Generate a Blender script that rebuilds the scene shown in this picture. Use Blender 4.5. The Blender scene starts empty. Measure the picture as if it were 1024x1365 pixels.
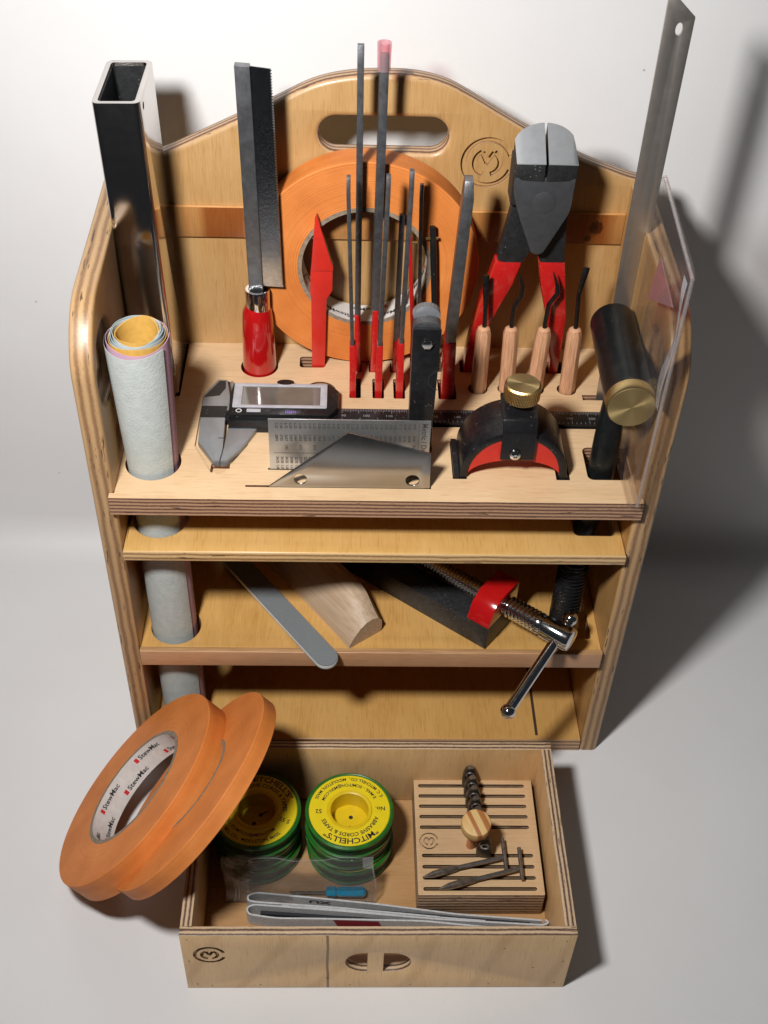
import bpy, bmesh, math, random
from mathutils import Matrix, Vector, Euler
random.seed(7)
K = 0.01                      # everything below is written in centimetres
PI = math.pi
S = bpy.context.scene
COL = S.collection
R_ = math.radians

# ------------------------------------------------------------------ materials
class N:
    def __init__(s, name):
        s.m = bpy.data.materials.new(name); s.m.use_nodes = True
        s.t = s.m.node_tree; s.t.nodes.clear()
        s.out = s.n('ShaderNodeOutputMaterial'); s.b = s.n('ShaderNodeBsdfPrincipled')
        s.l(s.b.outputs[0], s.out.inputs[0])
    def n(s, typ, **kw):
        x = s.t.nodes.new(typ)
        for k, v in kw.items():
            if isinstance(k, str) and hasattr(x, k): setattr(x, k, v)
        return x
    def l(s, a, b): s.t.links.new(a, b)
    def set(s, **kw):
        for k, v in kw.items():
            s.b.inputs[k.replace('_', ' ')].default_value = v
    def math(s, op, a, b=None, c=None):
        x = s.n('ShaderNodeMath', operation=op)
        for i, v in enumerate((a, b, c)):
            if v is None: continue
            if isinstance(v, (int, float)): x.inputs[i].default_value = v
            else: s.l(v, x.inputs[i])
        return x.outputs[0]
    def coord(s, scale=(1, 1, 1), loc=(0, 0, 0), rot=(0, 0, 0)):
        tc = s.n('ShaderNodeTexCoord'); mp = s.n('ShaderNodeMapping')
        mp.inputs['Scale'].default_value = [q * 100 for q in scale]
        mp.inputs['Location'].default_value = loc
        mp.inputs['Rotation'].default_value = rot
        s.l(tc.outputs['Object'], mp.inputs[0]); return mp.outputs[0]
    def noise(s, vec, scale=1, detail=3, rough=.55, dist=0):
        x = s.n('ShaderNodeTexNoise'); x.inputs['Scale'].default_value = scale
        x.inputs['Detail'].default_value = detail; x.inputs['Roughness'].default_value = rough
        x.inputs['Distortion'].default_value = dist
        s.l(vec, x.inputs['Vector']); return x.outputs['Fac']
    def ramp(s, fac, stops, interp='LINEAR'):
        x = s.n('ShaderNodeValToRGB'); x.color_ramp.interpolation = interp
        e = x.color_ramp.elements
        while len(e) < len(stops): e.new(.5)
        for q, (p, c) in zip(e, stops):
            q.position = p; q.color = (*c, 1) if len(c) == 3 else c
        s.l(fac, x.inputs[0]); return x.outputs[0]
    def mix(s, fac, a, b, mode='MIX'):
        x = s.n('ShaderNodeMix', data_type='RGBA', blend_type=mode)
        for i, v in ((0, fac), (6, a), (7, b)):
            if isinstance(v, (int, float)): x.inputs[i].default_value = v
            elif isinstance(v, tuple): x.inputs[i].default_value = (*v, 1)
            else: s.l(v, x.inputs[i])
        return x.outputs[2]
    def bump(s, h, strength=.3, dist=.0004):
        x = s.n('ShaderNodeBump'); x.inputs['Strength'].default_value = strength
        x.inputs['Distance'].default_value = dist
        s.l(h, x.inputs['Height']); s.l(x.outputs[0], s.b.inputs['Normal'])

def hexc(r, g, b):
    f = lambda c: (c / 255 / 12.92) if c / 255 <= .04045 else ((c / 255 + .055) / 1.055) ** 2.4
    return (f(r), f(g), f(b))

def SC(f, *c): return tuple(f * q for q in hexc(*c))
def plain(name, col, rough=.5, metal=0, var=.12, vs=1.5, bump=0, bs=20, coat=0, spec=.5, rv=.1, aniso=None, dust=0):
    """a material with some blotchy variation of colour and roughness"""
    m = N(name)
    c = m.coord(); nz = m.noise(c, vs, 4)
    dark = tuple(q * (1 - var) for q in col); lite = tuple(min(1, q * (1 + var)) for q in col)
    bc = m.ramp(nz, [(.3, dark), (.7, lite)])
    if dust:
        vo = m.n('ShaderNodeTexVoronoi'); vo.inputs['Scale'].default_value = 5.5; m.l(c, vo.inputs['Vector'])
        sp = m.math('MULTIPLY', m.math('LESS_THAN', vo.outputs['Distance'], .17), m.math('GREATER_THAN', m.noise(c, 1.2, 3), .60))
        sm = m.ramp(m.noise(c, .9, 5, .7), [(.52, (0, 0, 0)), (.8, (.09, .09, .09))])
        bc = m.mix(m.math('MULTIPLY', m.math('MAXIMUM', sp, sm), dust), bc, (.45, .42, .38))
    m.l(bc, m.b.inputs['Base Color'])
    v2 = m.coord(aniso) if aniso else c
    n2 = m.noise(v2, vs * 4, 4)
    m.l(m.math('MULTIPLY_ADD', n2, rv * 2, rough - rv), m.b.inputs['Roughness'])
    m.set(Metallic=metal); m.b.inputs['Coat Weight'].default_value = coat
    m.b.inputs['Coat Roughness'].default_value = .08
    m.b.inputs['Specular IOR Level'].default_value = spec
    if bump: m.bump(m.noise(v2, bs, 3), bump, .0003)
    return m.m

def ply(name, dark, mid, light, thick=1.2, plies=9, rough=.42, grain='x', e_dark=(.11, .045, .02), e_light=(.47, .29, .15),
        stripe=None, heart=(), wave=0, figure=.35, solid_edge=False, es=(.25, .25, 5), knot=None, off=(0, 0, 0), coat=.12):
    """veneered plywood: local z is the thickness, faces are grained, edges show the plies"""
    m = N(name)
    tc = m.n('ShaderNodeTexCoord')
    a, b = ((.12, 3.2, 1) if grain == 'x' else (3.2, .12, 1)), ((.05, .5, .5) if grain == 'x' else (.5, .05, .5))
    fine = m.noise(m.coord(a, off), 5.0, 5, .62)
    wide = m.noise(m.coord(b, off), 1.3, 3, .5, 1.2)
    blot = m.noise(m.coord((1, 1, 1), off), .28, 3)
    fleck = m.noise(m.coord(((.8, 14, 1) if grain == 'x' else (14, .8, 1)), off), 1.0, 2)
    f = m.math('ADD', m.math('MULTIPLY', fine, .5), m.math('MULTIPLY', wide, figure))
    f = m.math('ADD', f, m.math('MULTIPLY', blot, .5 - figure * .3))
    col = m.ramp(f, [(.28, dark), (.58, mid), (.92, light)])
    fl = m.ramp(fleck, [(.30, (.80, .74, .66)), (.42, (1, 1, 1))])
    col = m.mix(.75, col, fl, 'MULTIPLY')
    sep = m.n('ShaderNodeSeparateXYZ'); m.l(tc.outputs['Object'], sep.inputs[0])
    if wave:
        wt = m.n('ShaderNodeTexWave'); wt.inputs['Scale'].default_value = .10; wt.inputs['Distortion'].default_value = 13; wt.inputs['Detail'].default_value = 2; wt.inputs['Detail Scale'].default_value = .35
        m.l(m.coord((1.0, .55, 1), (3, 1, 0), (0, 0, .5)), wt.inputs['Vector'])
        col = m.mix(wave, col, m.ramp(wt.outputs['Fac'], [(0, (.62, .52, .42)), (.13, (1, 1, 1))]), 'MULTIPLY')
    for (x0, x1) in heart:
        hx = m.math('ABSOLUTE', m.math('SUBTRACT', m.math('ADD', sep.outputs[0], m.math('MULTIPLY', wide, .006)), (x0 + x1) / 2 * K + .003))
        hr = m.ramp(m.math('MULTIPLY', hx, 100 / ((x1 - x0) / 2)), [(.7, (.62, .40, .26)), (1.05, (1, 1, 1))])
        col = m.mix(1, col, hr, 'MULTIPLY')
    if stripe is not None:
        wob = m.math('MULTIPLY', m.noise(m.coord((.3, .8, 1)), 1.2, 2), .0012)
        d = m.math('ABSOLUTE', m.math('SUBTRACT', m.math('ADD', sep.outputs[0], wob), stripe * K + .0006))
        st = m.ramp(m.math('MULTIPLY', d, 1000), [(.55, (.30, .20, .13)), (.9, (1, 1, 1))])
        col = m.mix(.9, col, st, 'MULTIPLY')
    if knot is not None:
        for (kx, ky, kr) in knot:
            dx = m.math('MULTIPLY', m.math('SUBTRACT', sep.outputs[0], kx * K), 100 / kr)
            dy = m.math('MULTIPLY', m.math('SUBTRACT', sep.outputs[1], ky * K), 100 / kr)
            rr = m.math('SQRT', m.math('ADD', m.math('MULTIPLY', dx, dx), m.math('MULTIPLY', dy, dy)))
            rr = m.math('ADD', rr, m.math('MULTIPLY', fine, .5))
            kn = m.ramp(rr, [(.35, (.10, .05, .03)), (.62, (.35, .18, .1)), (.8, (.22, .1, .05)), (1, (1, 1, 1))])
            col = m.mix(1, col, kn, 'MULTIPLY')
    # ply edges
    nrm = m.n('ShaderNodeSeparateXYZ'); m.l(tc.outputs['Normal'], nrm.inputs[0])
    face = m.math('GREATER_THAN', m.math('ABSOLUTE', nrm.outputs[2]), .8)
    zz = m.math('MULTIPLY', m.math('ADD', sep.outputs[2], thick * K / 2), plies / (thick * K))
    wv = m.math('MULTIPLY', m.noise(m.coord((.35, .35, .4)), 1.1, 3), .9)
    zz = m.math('ADD', zz, wv)
    tri = m.math('PINGPONG', zz, 1.0)
    en = m.noise(m.coord((2.5, 2.5, 9)), 2, 4, .7)
    et = m.math('ADD', tri, m.math('MULTIPLY', m.math('SUBTRACT', en, .5), .9))
    if solid_edge:
        ecol = m.ramp(m.noise(m.coord(es), 1.6, 5, .6), [(.3, e_dark), (.7, e_light)])
    else:
        ecol = m.ramp(et, [(.18, e_dark), (.45, tuple((p + q) / 2 for p, q in zip(e_dark, e_light))), (.75, e_light)])
    void = m.ramp(m.noise(m.coord((.45, .45, 5), (1, 2, 3)), 1.5, 2), [(.655, (0, 0, 0)), (.68, (1, 1, 1))])
    if not solid_edge: ecol = m.mix(m.math('MULTIPLY', void, .8), ecol, (.03, .014, .008))
    m.l(m.mix(face, ecol, col), m.b.inputs['Base Color'])
    m.l(m.math('MULTIPLY_ADD', fine, .25, rough - .12), m.b.inputs['Roughness'])
    m.b.inputs['Coat Weight'].default_value = coat; m.b.inputs['Coat Roughness'].default_value = .25
    m.bump(m.math('ADD', fine, m.math('MULTIPLY', fleck, .6)), .22, .0002)
    return m.m

W_D, W_M, W_L = hexc(150, 108, 62), hexc(196, 152, 96), hexc(214, 175, 122)
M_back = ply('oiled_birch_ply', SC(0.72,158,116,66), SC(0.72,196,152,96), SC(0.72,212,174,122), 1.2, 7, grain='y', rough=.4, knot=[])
M_side = ply('oiled_birch_side', SC(0.84,140,98,54), SC(0.84,178,134,80), SC(0.84,198,158,104), 1.2, 5, grain='y', rough=.42, e_dark=(.22,.12,.055), e_light=(.42,.26,.125), coat=.05)
M_tray = ply('pale_birch_tray', SC(0.88,196,158,116), SC(0.88,222,188,146), SC(0.88,234,206,168), 1.2, 10, grain='x', rough=.45, figure=.2, e_dark=(.10,.045,.025), e_light=(.42,.24,.14))
M_shelf = ply('golden_shelf_ply', SC(0.95,168,124,66), SC(0.95,204,160,94), SC(0.95,218,178,116), .8, 5, grain='y', rough=.34, coat=.3, e_dark=(.28,.15,.06), e_light=(.62,.42,.2), off=(3,1,0))
M_shelf2 = ply('golden_lower_ply', SC(0.98,160,112,58), SC(0.98,198,152,86), SC(0.98,214,172,108), 1.2, 7, grain='y', rough=.36, coat=.3, e_dark=(.16,.07,.03), e_light=(.5,.3,.15), off=(9,4,0))
M_lip = ply('beech_lip', hexc(150,106,76), hexc(182,136,100), hexc(198,154,116), 1.2, 7, grain='x', rough=.4, solid_edge=True, e_dark=hexc(150,110,74), e_light=hexc(186,146,102))
M_rail = ply('spruce_rail', SC(0.62,150,92,44), SC(0.62,190,128,68), SC(0.62,206,150,90), .3, 2, grain='y', rough=.3, coat=.4, figure=.6, heart=[(-10.2,-7.4),(8.8,13.6)], knot=[(12.4,.1,.62),(12.0,-.6,.3)], off=(2.3,0,0), solid_edge=True, e_dark=hexc(190,130,70), e_light=hexc(220,170,110))
M_draw = ply('drawer_birch_ply', SC(1.0,178,138,90), SC(1.0,204,164,112), SC(1.0,216,180,132), .62, 5, grain='y', rough=.5, figure=.5, wave=.18, e_dark=(.09,.045,.025), e_light=(.56,.40,.25), off=(5,2,0))
M_front = ply('drawer_front_ply', SC(1.25,180,142,96), SC(1.25,206,168,118), SC(1.25,218,184,138), .54, 4, grain='y', rough=.5, figure=.5, wave=.32, stripe=-2.75, knot=[(-2.75,1.2,.13)], e_dark=(.09,.045,.025), e_light=(.56,.40,.25), off=(7,3,0))
M_floorply = ply('drawer_floor_ply', SC(0.9,150,108,66), SC(0.9,186,142,94), SC(0.9,202,160,112), .3, 3, grain='x', rough=.38, figure=.5, coat=.2)
M_block = ply('slotted_block_ply', SC(0.92,178,142,102), SC(0.92,206,172,130), SC(0.92,218,188,150), 2.2, 14, grain='x', rough=.5, e_dark=(.08,.04,.025), e_light=(.46,.32,.20), figure=.2)

M_groove = plain('dark_seam', (.05, .022, .012), .7)
M_steelfile = plain('dark_file_steel', (.16, .165, .175), .42, .85, var=.25, vs=3, bump=.25, bs=30, aniso=(1, 1, .25), dust=0.25)
M_crownfile = plain('satin_file_steel', (.22, .225, .235), .36, .9, var=.25, vs=2, bump=.3, bs=18, aniso=(4, 1, .2), dust=0.25)
M_red = plain('red_dipped_plastic', (.42, .010, .009), .28, coat=.5, var=.05, vs=1, dust=0.12)
M_redgloss = plain('red_lacquer', (.38, .005, .006), .16, coat=.9, var=.05, vs=.8, rv=.05, dust=0.08)
M_redplastic = plain('matt_red_plastic', (.50, .020, .012), .38, coat=.1, var=.08, dust=0.12)
M_orange = None
M_card = plain('grey_cardboard', (.22, .17, .12), .8, var=.3, vs=4)
M_whitepaper = plain('white_core_paper', (.60, .57, .54), .7, var=.08, vs=3)
M_black = plain('black_painted_steel', (.008, .008, .009), .3, 0, var=.3, vs=3, bump=.35, bs=12, coat=0, spec=.35, dust=0.35)
M_blackrub = plain('black_satin_rubber', (.006, .007, .007), .32, 0, var=.25, vs=2, bump=.05, bs=9, coat=0, spec=.25, dust=0.22)
M_blackcer = plain('black_anodised', (.008, .008, .009), .3, 0, var=.2, vs=2, rv=.08, spec=.3, dust=0.25)
M_gray_steel = plain('ground_grey_steel', (.42, .43, .44), .42, .6, var=.06, vs=2, bump=.1, bs=14, aniso=(.3, 3, 3))
M_forged = plain('forged_black_steel', (.016, .017, .018), .5, .3, var=.35, vs=5, bump=.6, bs=14, dust=0.4)
M_forged2 = plain('forged_grey_face', (.058, .060, .064), .42, .4, var=.12, vs=3, bump=.12, bs=9, dust=0.1)
M_chrome = plain('chrome', (.72, .71, .70), .10, 1, var=.05, rv=.05)
M_nickel = plain('polished_nickel_tube', (.60, .57, .54), .13, 1, var=.04, vs=.5, rv=.03)
M_satin = plain('satin_stainless', (.50, .49, .47), .3, 1, var=.06, vs=.7, bump=.15, bs=10, aniso=(4, 4, .08), rv=.06)
M_mirror = plain('bright_saw_steel', (.42, .43, .45), .16, 1, var=.15, vs=3, bump=.1, bs=8, rv=.08, dust=0.35)
M_rule = plain('brushed_rule_steel', (.47, .43, .385), .38, .9, var=.05, vs=.7, rv=.05)
M_sheet = plain('brushed_sheet_steel', (.40, .39, .37), .25, 1, var=.05, vs=.8, rv=.04)
M_sheetlt = plain('etched_sheet_steel', (.50, .50, .49), .36, .9, var=.06, vs=.8)
M_jaw = plain('satin_jaw_steel', (.27, .28, .29), .36, .5, var=.06, vs=2)
M_brass = plain('turned_brass', (.64, .47, .20), .22, 1, var=.1, vs=2, rv=.08)
def turned(axis):
    m = N('turned_brass_' + axis.lower()); m.set(Base_Color=(.62, .46, .21, 1), Metallic=1, Roughness=.38, Anisotropic=.8)
    t = m.n('ShaderNodeTangent', direction_type='RADIAL', axis=axis); m.l(t.outputs[0], m.b.inputs['Tangent']); return m.m
M_brassz, M_brassy = turned('Z'), turned('Y')
M_brassdull = plain('knurled_brass', (.58, .43, .20), .34, 1, var=.15, vs=3)
M_ink = plain('black_ink', (.015, .015, .016), .6)
M_inkgrey = plain('etched_marks', (.06, .055, .05), .6)
M_redink = plain('red_ink', (.55, .02, .03), .6)
M_maroon = plain('maroon_band', (.22, .008, .022), .75)
M_white = plain('white_print', (.75, .75, .75), .6)
M_beech = ply('beech_handle', hexc(170,122,88), hexc(200,152,116), hexc(216,172,136), 50, 1, grain='y', rough=.5, figure=.2, solid_edge=True, es=(7, 7, .5), e_dark=hexc(160,112,80), e_light=hexc(206,158,122))
M_lcd = plain('lcd_window', (.10, .105, .09), .08, coat=1, var=.3, vs=.4, rv=.03)
M_silverplastic = plain('silver_plastic', (.40, .395, .42), .34, 0)
M_purple = plain('purple_print', (.22, .12, .5), .5)
M_green = plain('dark_green_plastic', (.018, .13, .016), .3, coat=.3, var=.2, dust=0.2)
M_greencord = plain('green_wound_cord', (.014, .055, .014), .55, var=.4, vs=6, bump=.5, bs=10)
M_yellow = plain('yellow_label', (.72, .56, .008), .42, var=.04, coat=.15)
M_yellowin = plain('yellow_plastic', (.66, .47, .01), .35, var=.06)
M_strap = plain('grey_elastic_webbing', (.50, .51, .51), .85, var=.15, vs=6, bump=.8, bs=40)
M_strapdk = plain('black_elastic_webbing', (.02, .021, .026), .85, var=.2, vs=6, bump=.8, bs=40)
M_greyemery = plain('grey_emery_board', (.155, .17, .175), .75, var=.06, vs=8, bump=.3, bs=60, dust=0.3)
M_emeryedge = plain('white_foam_edge', (.55, .55, .54), .6)
M_sandwhite = plain('pale_abrasive_paper', (.40, .43, .41), .8, var=.07, vs=2, bump=.9, bs=7)
M_sandblue = plain('blue_grey_abrasive', (.27, .34, .37), .8, var=.06)
M_sandpink = plain('pink_abrasive', (.44, .27, .36), .8, var=.06)
M_sandyel = plain('yellow_backing_paper', (.52, .30, .06), .75, var=.08, vs=3, bump=.3, bs=14)
M_sandgrey = plain('grey_abrasive', (.36, .38, .37), .8, var=.06)
M_bar = plain('oiled_black_bar', (.022, .023, .025), .42, .2, var=.4, vs=4, bump=.4, bs=16, dust=0.4)
M_bronze = plain('oxidised_brass', (.085, .072, .058), .36, .8, var=.4, vs=4, dust=0.3)
M_pin = plain('dull_bronze_steel', (.27, .25, .23), .34, .85, var=.3, vs=4)

def _orange(name, c1, c2, c3):
    m = N(name)
    tc = m.n('ShaderNodeTexCoord'); sep = m.n('ShaderNodeSeparateXYZ'); m.l(tc.outputs['Object'], sep.inputs[0])
    r = m.math('SQRT', m.math('ADD', m.math('MULTIPLY', sep.outputs[0], sep.outputs[0]), m.math('MULTIPLY', sep.outputs[1], sep.outputs[1])))
    cmb = m.n('ShaderNodeCombineXYZ'); m.l(m.math('MULTIPLY', r, 900), cmb.inputs[0])
    m.l(m.math('MULTIPLY', sep.outputs[2], 30), cmb.inputs[1])
    rings = m.noise(cmb.outputs[0], 1.6, 4, .7)
    blot = m.noise(m.coord(), .35, 3)
    f = m.math('ADD', m.math('MULTIPLY', rings, .6), m.math('MULTIPLY', blot, .4))
    m.l(m.ramp(f, [(.36, c1), (.5, c2), (.62, c3)]), m.b.inputs['Base Color'])
    m.set(Roughness=.62); m.bump(m.math('ADD', rings, m.math('MULTIPLY', m.noise(m.coord(), 24, 2), .5)),   .8, .0005)
    m.b.inputs['Subsurface Weight'].default_value = .0
    return m.m
M_orange = _orange('orange_tape', (.46, .125, .018), (.62, .19, .034), (.72, .25, .06))

def glassy(name, tint, alpha, rough=.05, bumpy=.4, bs=1.2, gloss=.5):
    """thin clear plastic: mostly see-through with a glossy skin"""
    m = N(name); m.t.nodes.remove(m.b)
    tr = m.n('ShaderNodeBsdfTransparent'); tr.inputs[0].default_value = (*tint, 1)
    gl = m.n('ShaderNodeBsdfGlossy'); gl.inputs['Roughness'].default_value = rough
    df = m.n('ShaderNodeBsdfDiffuse'); df.inputs[0].default_value = (.7, .7, .72, 1)
    fr = m.n('ShaderNodeFresnel'); fr.inputs[0].default_value = 1.5
    bp = m.n('ShaderNodeBump'); bp.inputs['Strength'].default_value = bumpy; bp.inputs['Distance'].default_value = .002
    m.l(m.noise(m.coord(), bs, 4, .6, 1.5), bp.inputs['Height'])
    for x in (gl, fr): m.l(bp.outputs[0], x.inputs['Normal'])
    a = m.n('ShaderNodeMixShader'); b = m.n('ShaderNodeMixShader')
    m.l(tr.outputs[0], a.inputs[1]); m.l(df.outputs[0], a.inputs[2]); a.inputs[0].default_value = alpha
    m.l(m.math('MINIMUM', m.math('MULTIPLY', fr.outputs[0], gloss * 1.5), gloss * .3), b.inputs[0]); m.l(a.outputs[0], b.inputs[1]); m.l(gl.outputs[0], b.inputs[2])
    m.l(b.outputs[0], m.out.inputs[0]); return m.m
M_bag = glassy('clear_polythene', (.95, .95, .96), .035, .06, 1.0, 1.1, 1.0)
M_bagseal = glassy('polythene_seal', (.88, .88, .9), .22, .2, .3, 2, .9)
M_acryl = glassy('clear_acrylic', (.98, .965, .95), .012, .04, .5, .35, .55)
M_acryledge = glassy('acrylic_edge', (.88, .82, .78), .14, .15, .6, 1.5, 1.2)
M_bluefilm = glassy('blue_film_edge', (.45, .48, .78), .35, .2, .8, 2.5, 1)
M_pinktube = glassy('pink_vinyl_sleeve', (.97, .62, .66), .14, .1, .2, 2, .7)
M_pinktip = glassy('red_tinted_acrylic', (.85, .35, .28), .12, .1, .4, 1, .7)
def blueglass():
    m = N('blue_clear_handle'); m.set(Base_Color=(.0, .45, .75, 1), Roughness=.06)
    m.b.inputs['Transmission Weight'].default_value = .35; m.b.inputs['Coat Weight'].default_value = 1
    return m.m
M_bluehandle = blueglass()

def wallpaper():
    m = N('white_backdrop_paper')
    c = m.coord(); nz = m.noise(c, .06, 4)
    col = m.ramp(nz, [(.3, (.66, .65, .645)), (.7, (.71, .705, .70))])
    v = m.n('ShaderNodeTexVoronoi'); v.inputs['Scale'].default_value = .42; m.l(c, v.inputs['Vector'])
    dust = m.math('LESS_THAN', v.outputs['Distance'], .032)
    pick = m.math('GREATER_THAN', m.noise(c, .5, 1), .62)
    col = m.mix(m.math('MULTIPLY', m.math('MULTIPLY', dust, pick), .6), col, (.25, .22, .2))
    m.l(col, m.b.inputs['Base Color']); m.set(Roughness=.55)
    m.bump(m.math('ADD', m.noise(c, .35, 3), m.math('MULTIPLY', m.noise(c, 9, 3), .35)), .22, .0008)
    return m.m
M_wall = wallpaper()

# ------------------------------------------------------------------ geometry helpers
class MB:
    def __init__(s): s.v, s.f, s.mi, s.cur = [], [], [], 0
    def add(s, vs, fs, T=None):
        o = len(s.v)
        s.v += [tuple(T @ Vector(p)) if T else tuple(p) for p in vs]
        s.f += [tuple(i + o for i in f) for f in fs]; s.mi += [s.cur] * len(fs); return s
    def box(s, a, b, T=None):
        x0, y0, z0 = a; x1, y1, z1 = b
        return s.add([(x0,y0,z0),(x1,y0,z0),(x1,y1,z0),(x0,y1,z0),(x0,y0,z1),(x1,y0,z1),(x1,y1,z1),(x0,y1,z1)],
                     [(0,3,2,1),(4,5,6,7),(0,1,5,4),(1,2,6,5),(2,3,7,6),(3,0,4,7)], T)
    def prism(s, poly, h0, h1, ax='z', T=None):
        """poly in the plane across ax (x: yz, y: xz, z: xy)"""
        n = len(poly)
        f3 = {'z': lambda a, b, h: (a, b, h), 'y': lambda a, b, h: (a, h, b), 'x': lambda a, b, h: (h, a, b)}[ax]
        vs = [f3(a, b, h0) for a, b in poly] + [f3(a, b, h1) for a, b in poly]
        fs = [tuple(range(n))[::-1], tuple(range(n, 2 * n))] + [(i, (i + 1) % n, n + (i + 1) % n, n + i) for i in range(n)]
        return s.add(vs, fs, T)
    def lathe(s, prof, c=(0, 0, 0), T=None, seg=48, cap=True):
        vs, fs = [], []
        for r, z in prof:
            for k in range(seg):
                a = 2 * PI * k / seg; vs.append((c[0] + r * math.cos(a), c[1] + r * math.sin(a), c[2] + z))
        for i in range(len(prof) - 1):
            for k in range(seg):
                k2 = (k + 1) % seg; fs.append((i*seg+k, i*seg+k2, (i+1)*seg+k2, (i+1)*seg+k))
        if cap:
            if prof[0][0] > 1e-6: fs.append(tuple(range(seg))[::-1])
            if prof[-1][0] > 1e-6: fs.append(tuple((len(prof)-1)*seg + k for k in range(seg)))
        return s.add(vs, fs, T)
    def tube(s, pts, rad, seg=12, flat=1.0, T=None, up=(0.3, 1, 0.2)):
        """sweep; rad a number or list; flat squashes one axis"""
        P = [Vector(p) for p in pts]; n = len(P)
        if not isinstance(rad, (list, tuple)): rad = [rad] * n
        vs, fs = [], []; u = None
        for i, p in enumerate(P):
            d = (P[min(i+1, n-1)] - P[max(i-1, 0)]).normalized()
            u = (u - d * u.dot(d)).normalized() if u else d.cross(Vector(up)).normalized()
            w = d.cross(u)
            fl = flat[i] if isinstance(flat, (list, tuple)) else flat
            for k in range(seg):
                a = 2 * PI * k / seg; vs.append(p + (u * math.cos(a) + w * math.sin(a) * fl) * rad[i])
        for i in range(n - 1):
            for k in range(seg):
                k2 = (k + 1) % seg; fs.append((i*seg+k, i*seg+k2, (i+1)*seg+k2, (i+1)*seg+k))
        fs += [tuple(range(seg))[::-1], tuple((n-1)*seg + k for k in range(seg))]
        return s.add(vs, fs, T)
    def grid(s, fn, nu, nv, T=None):
        vs = [fn(i / nu, j / nv) for j in range(nv + 1) for i in range(nu + 1)]
        fs = [(j*(nu+1)+i, j*(nu+1)+i+1, (j+1)*(nu+1)+i+1, (j+1)*(nu+1)+i) for j in range(nv) for i in range(nu)]
        return s.add(vs, fs, T)
    def text(s, txt, size, fn, align='CENTER', width=None):
        vs, fs = text_geo(txt, size, align, width); return s.add([fn(x, y) for x, y in vs], fs)

def curve_mesh(polys, ext=0.0, bev=0.0, z=0.0):
    cu = bpy.data.curves.new('outline', 'CURVE'); cu.dimensions = '2D'; cu.fill_mode = 'BOTH'
    cu.extrude = max(0, ext - bev); cu.bevel_depth = bev; cu.bevel_resolution = 2 if bev > .05 else 1; cu.offset = -bev
    for p in polys:
        sp = cu.splines.new('POLY'); sp.points.add(len(p) - 1); sp.use_cyclic_u = True
        for q, pt in zip(sp.points, p): q.co = (p[0][0] if False else pt[0], pt[1], 0, 1)
    ob = bpy.data.objects.new('outline', cu); COL.objects.link(ob)
    dg = bpy.context.evaluated_depsgraph_get(); dg.update()
    me = bpy.data.meshes.new_from_object(ob.evaluated_get(dg))
    vs = [(v.co.x, v.co.y, v.co.z + z) for v in me.vertices]; fs = [tuple(p.vertices) for p in me.polygons]
    bpy.data.objects.remove(ob); bpy.data.curves.remove(cu); bpy.data.meshes.remove(me)
    return vs, fs

_tc = {}
def text_geo(txt, size, align='CENTER', width=None):
    k = (txt, align)
    if k not in _tc:
        cu = bpy.data.curves.new('lettering', 'FONT'); cu.body = txt; cu.align_x = align; cu.align_y = 'CENTER'; cu.resolution_u = 2
        cu.size = 1; cu.offset = .02
        ob = bpy.data.objects.new('lettering', cu); COL.objects.link(ob)
        dg = bpy.context.evaluated_depsgraph_get(); dg.update()
        me = bpy.data.meshes.new_from_object(ob.evaluated_get(dg))
        _tc[k] = ([(v.co.x, v.co.y) for v in me.vertices], [tuple(p.vertices) for p in me.polygons])
        bpy.data.objects.remove(ob); bpy.data.curves.remove(cu); bpy.data.meshes.remove(me)
    vs, fs = _tc[k]
    w = max(v[0] for v in vs) - min(v[0] for v in vs)
    sx = width / w if width else size
    return [(x * sx, y * size) for x, y in vs], fs

def finish(me, bev, mb_weld=True):
    bm = bmesh.new(); bm.from_mesh(me)
    bmesh.ops.remove_doubles(bm, verts=bm.verts, dist=1e-6)
    bmesh.ops.recalc_face_normals(bm, faces=bm.faces)
    if bev:
        es = [e for e in bm.edges if len(e.link_faces) == 2 and e.calc_face_angle(0) > R_(38)]
        bmesh.ops.bevel(bm, geom=es, offset=bev * K, segments=2, affect='EDGES', clamp_overlap=True, profile=.6)
    bm.to_mesh(me); bm.free()
    me.shade_smooth(); me.set_sharp_from_angle(angle=R_(35))

def root_of(p):
    while p.parent: p = p.parent
    return p

def obj(name, mb, mat, parent=None, bev=0, loc=None, local=False, weld=True):
    """ONE mesh object; vertices in cm, world unless local; origin at the thing's base"""
    off = Vector((0, 0, 0))
    if loc is not None and not local: off = Vector(loc)
    if parent is not None and not local: off = Vector(root_of(parent).location) / K
    me = bpy.data.meshes.new(name)
    me.from_pydata([tuple((Vector(v) - off) * K) for v in mb.v], [], mb.f)
    mats = mat if isinstance(mat, (list, tuple)) else [mat]
    for m in mats: me.materials.append(m)
    if len(mats) > 1: me.polygons.foreach_set('material_index', mb.mi)
    me.update()
    if weld: finish(me, bev)
    o = bpy.data.objects.new(name, me); COL.objects.link(o)
    if parent is not None: o.parent = parent
    elif loc is not None: o.location = Vector(loc) * K
    return o

def thing(name, label, cat, loc, rot=(0, 0, 0), group=None, quat=None):
    o = bpy.data.objects.new(name, None); COL.objects.link(o); o.empty_display_size = .01
    o.location = Vector(loc) * K
    if quat is not None: o.rotation_euler = quat.to_euler()
    else: o.rotation_euler = rot
    o['label'] = label; o['category'] = cat
    if group: o['group'] = group
    return o

def tag(o, label, cat, group=None):
    o['label'] = label; o['category'] = cat
    if group: o['group'] = group
    return o

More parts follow.
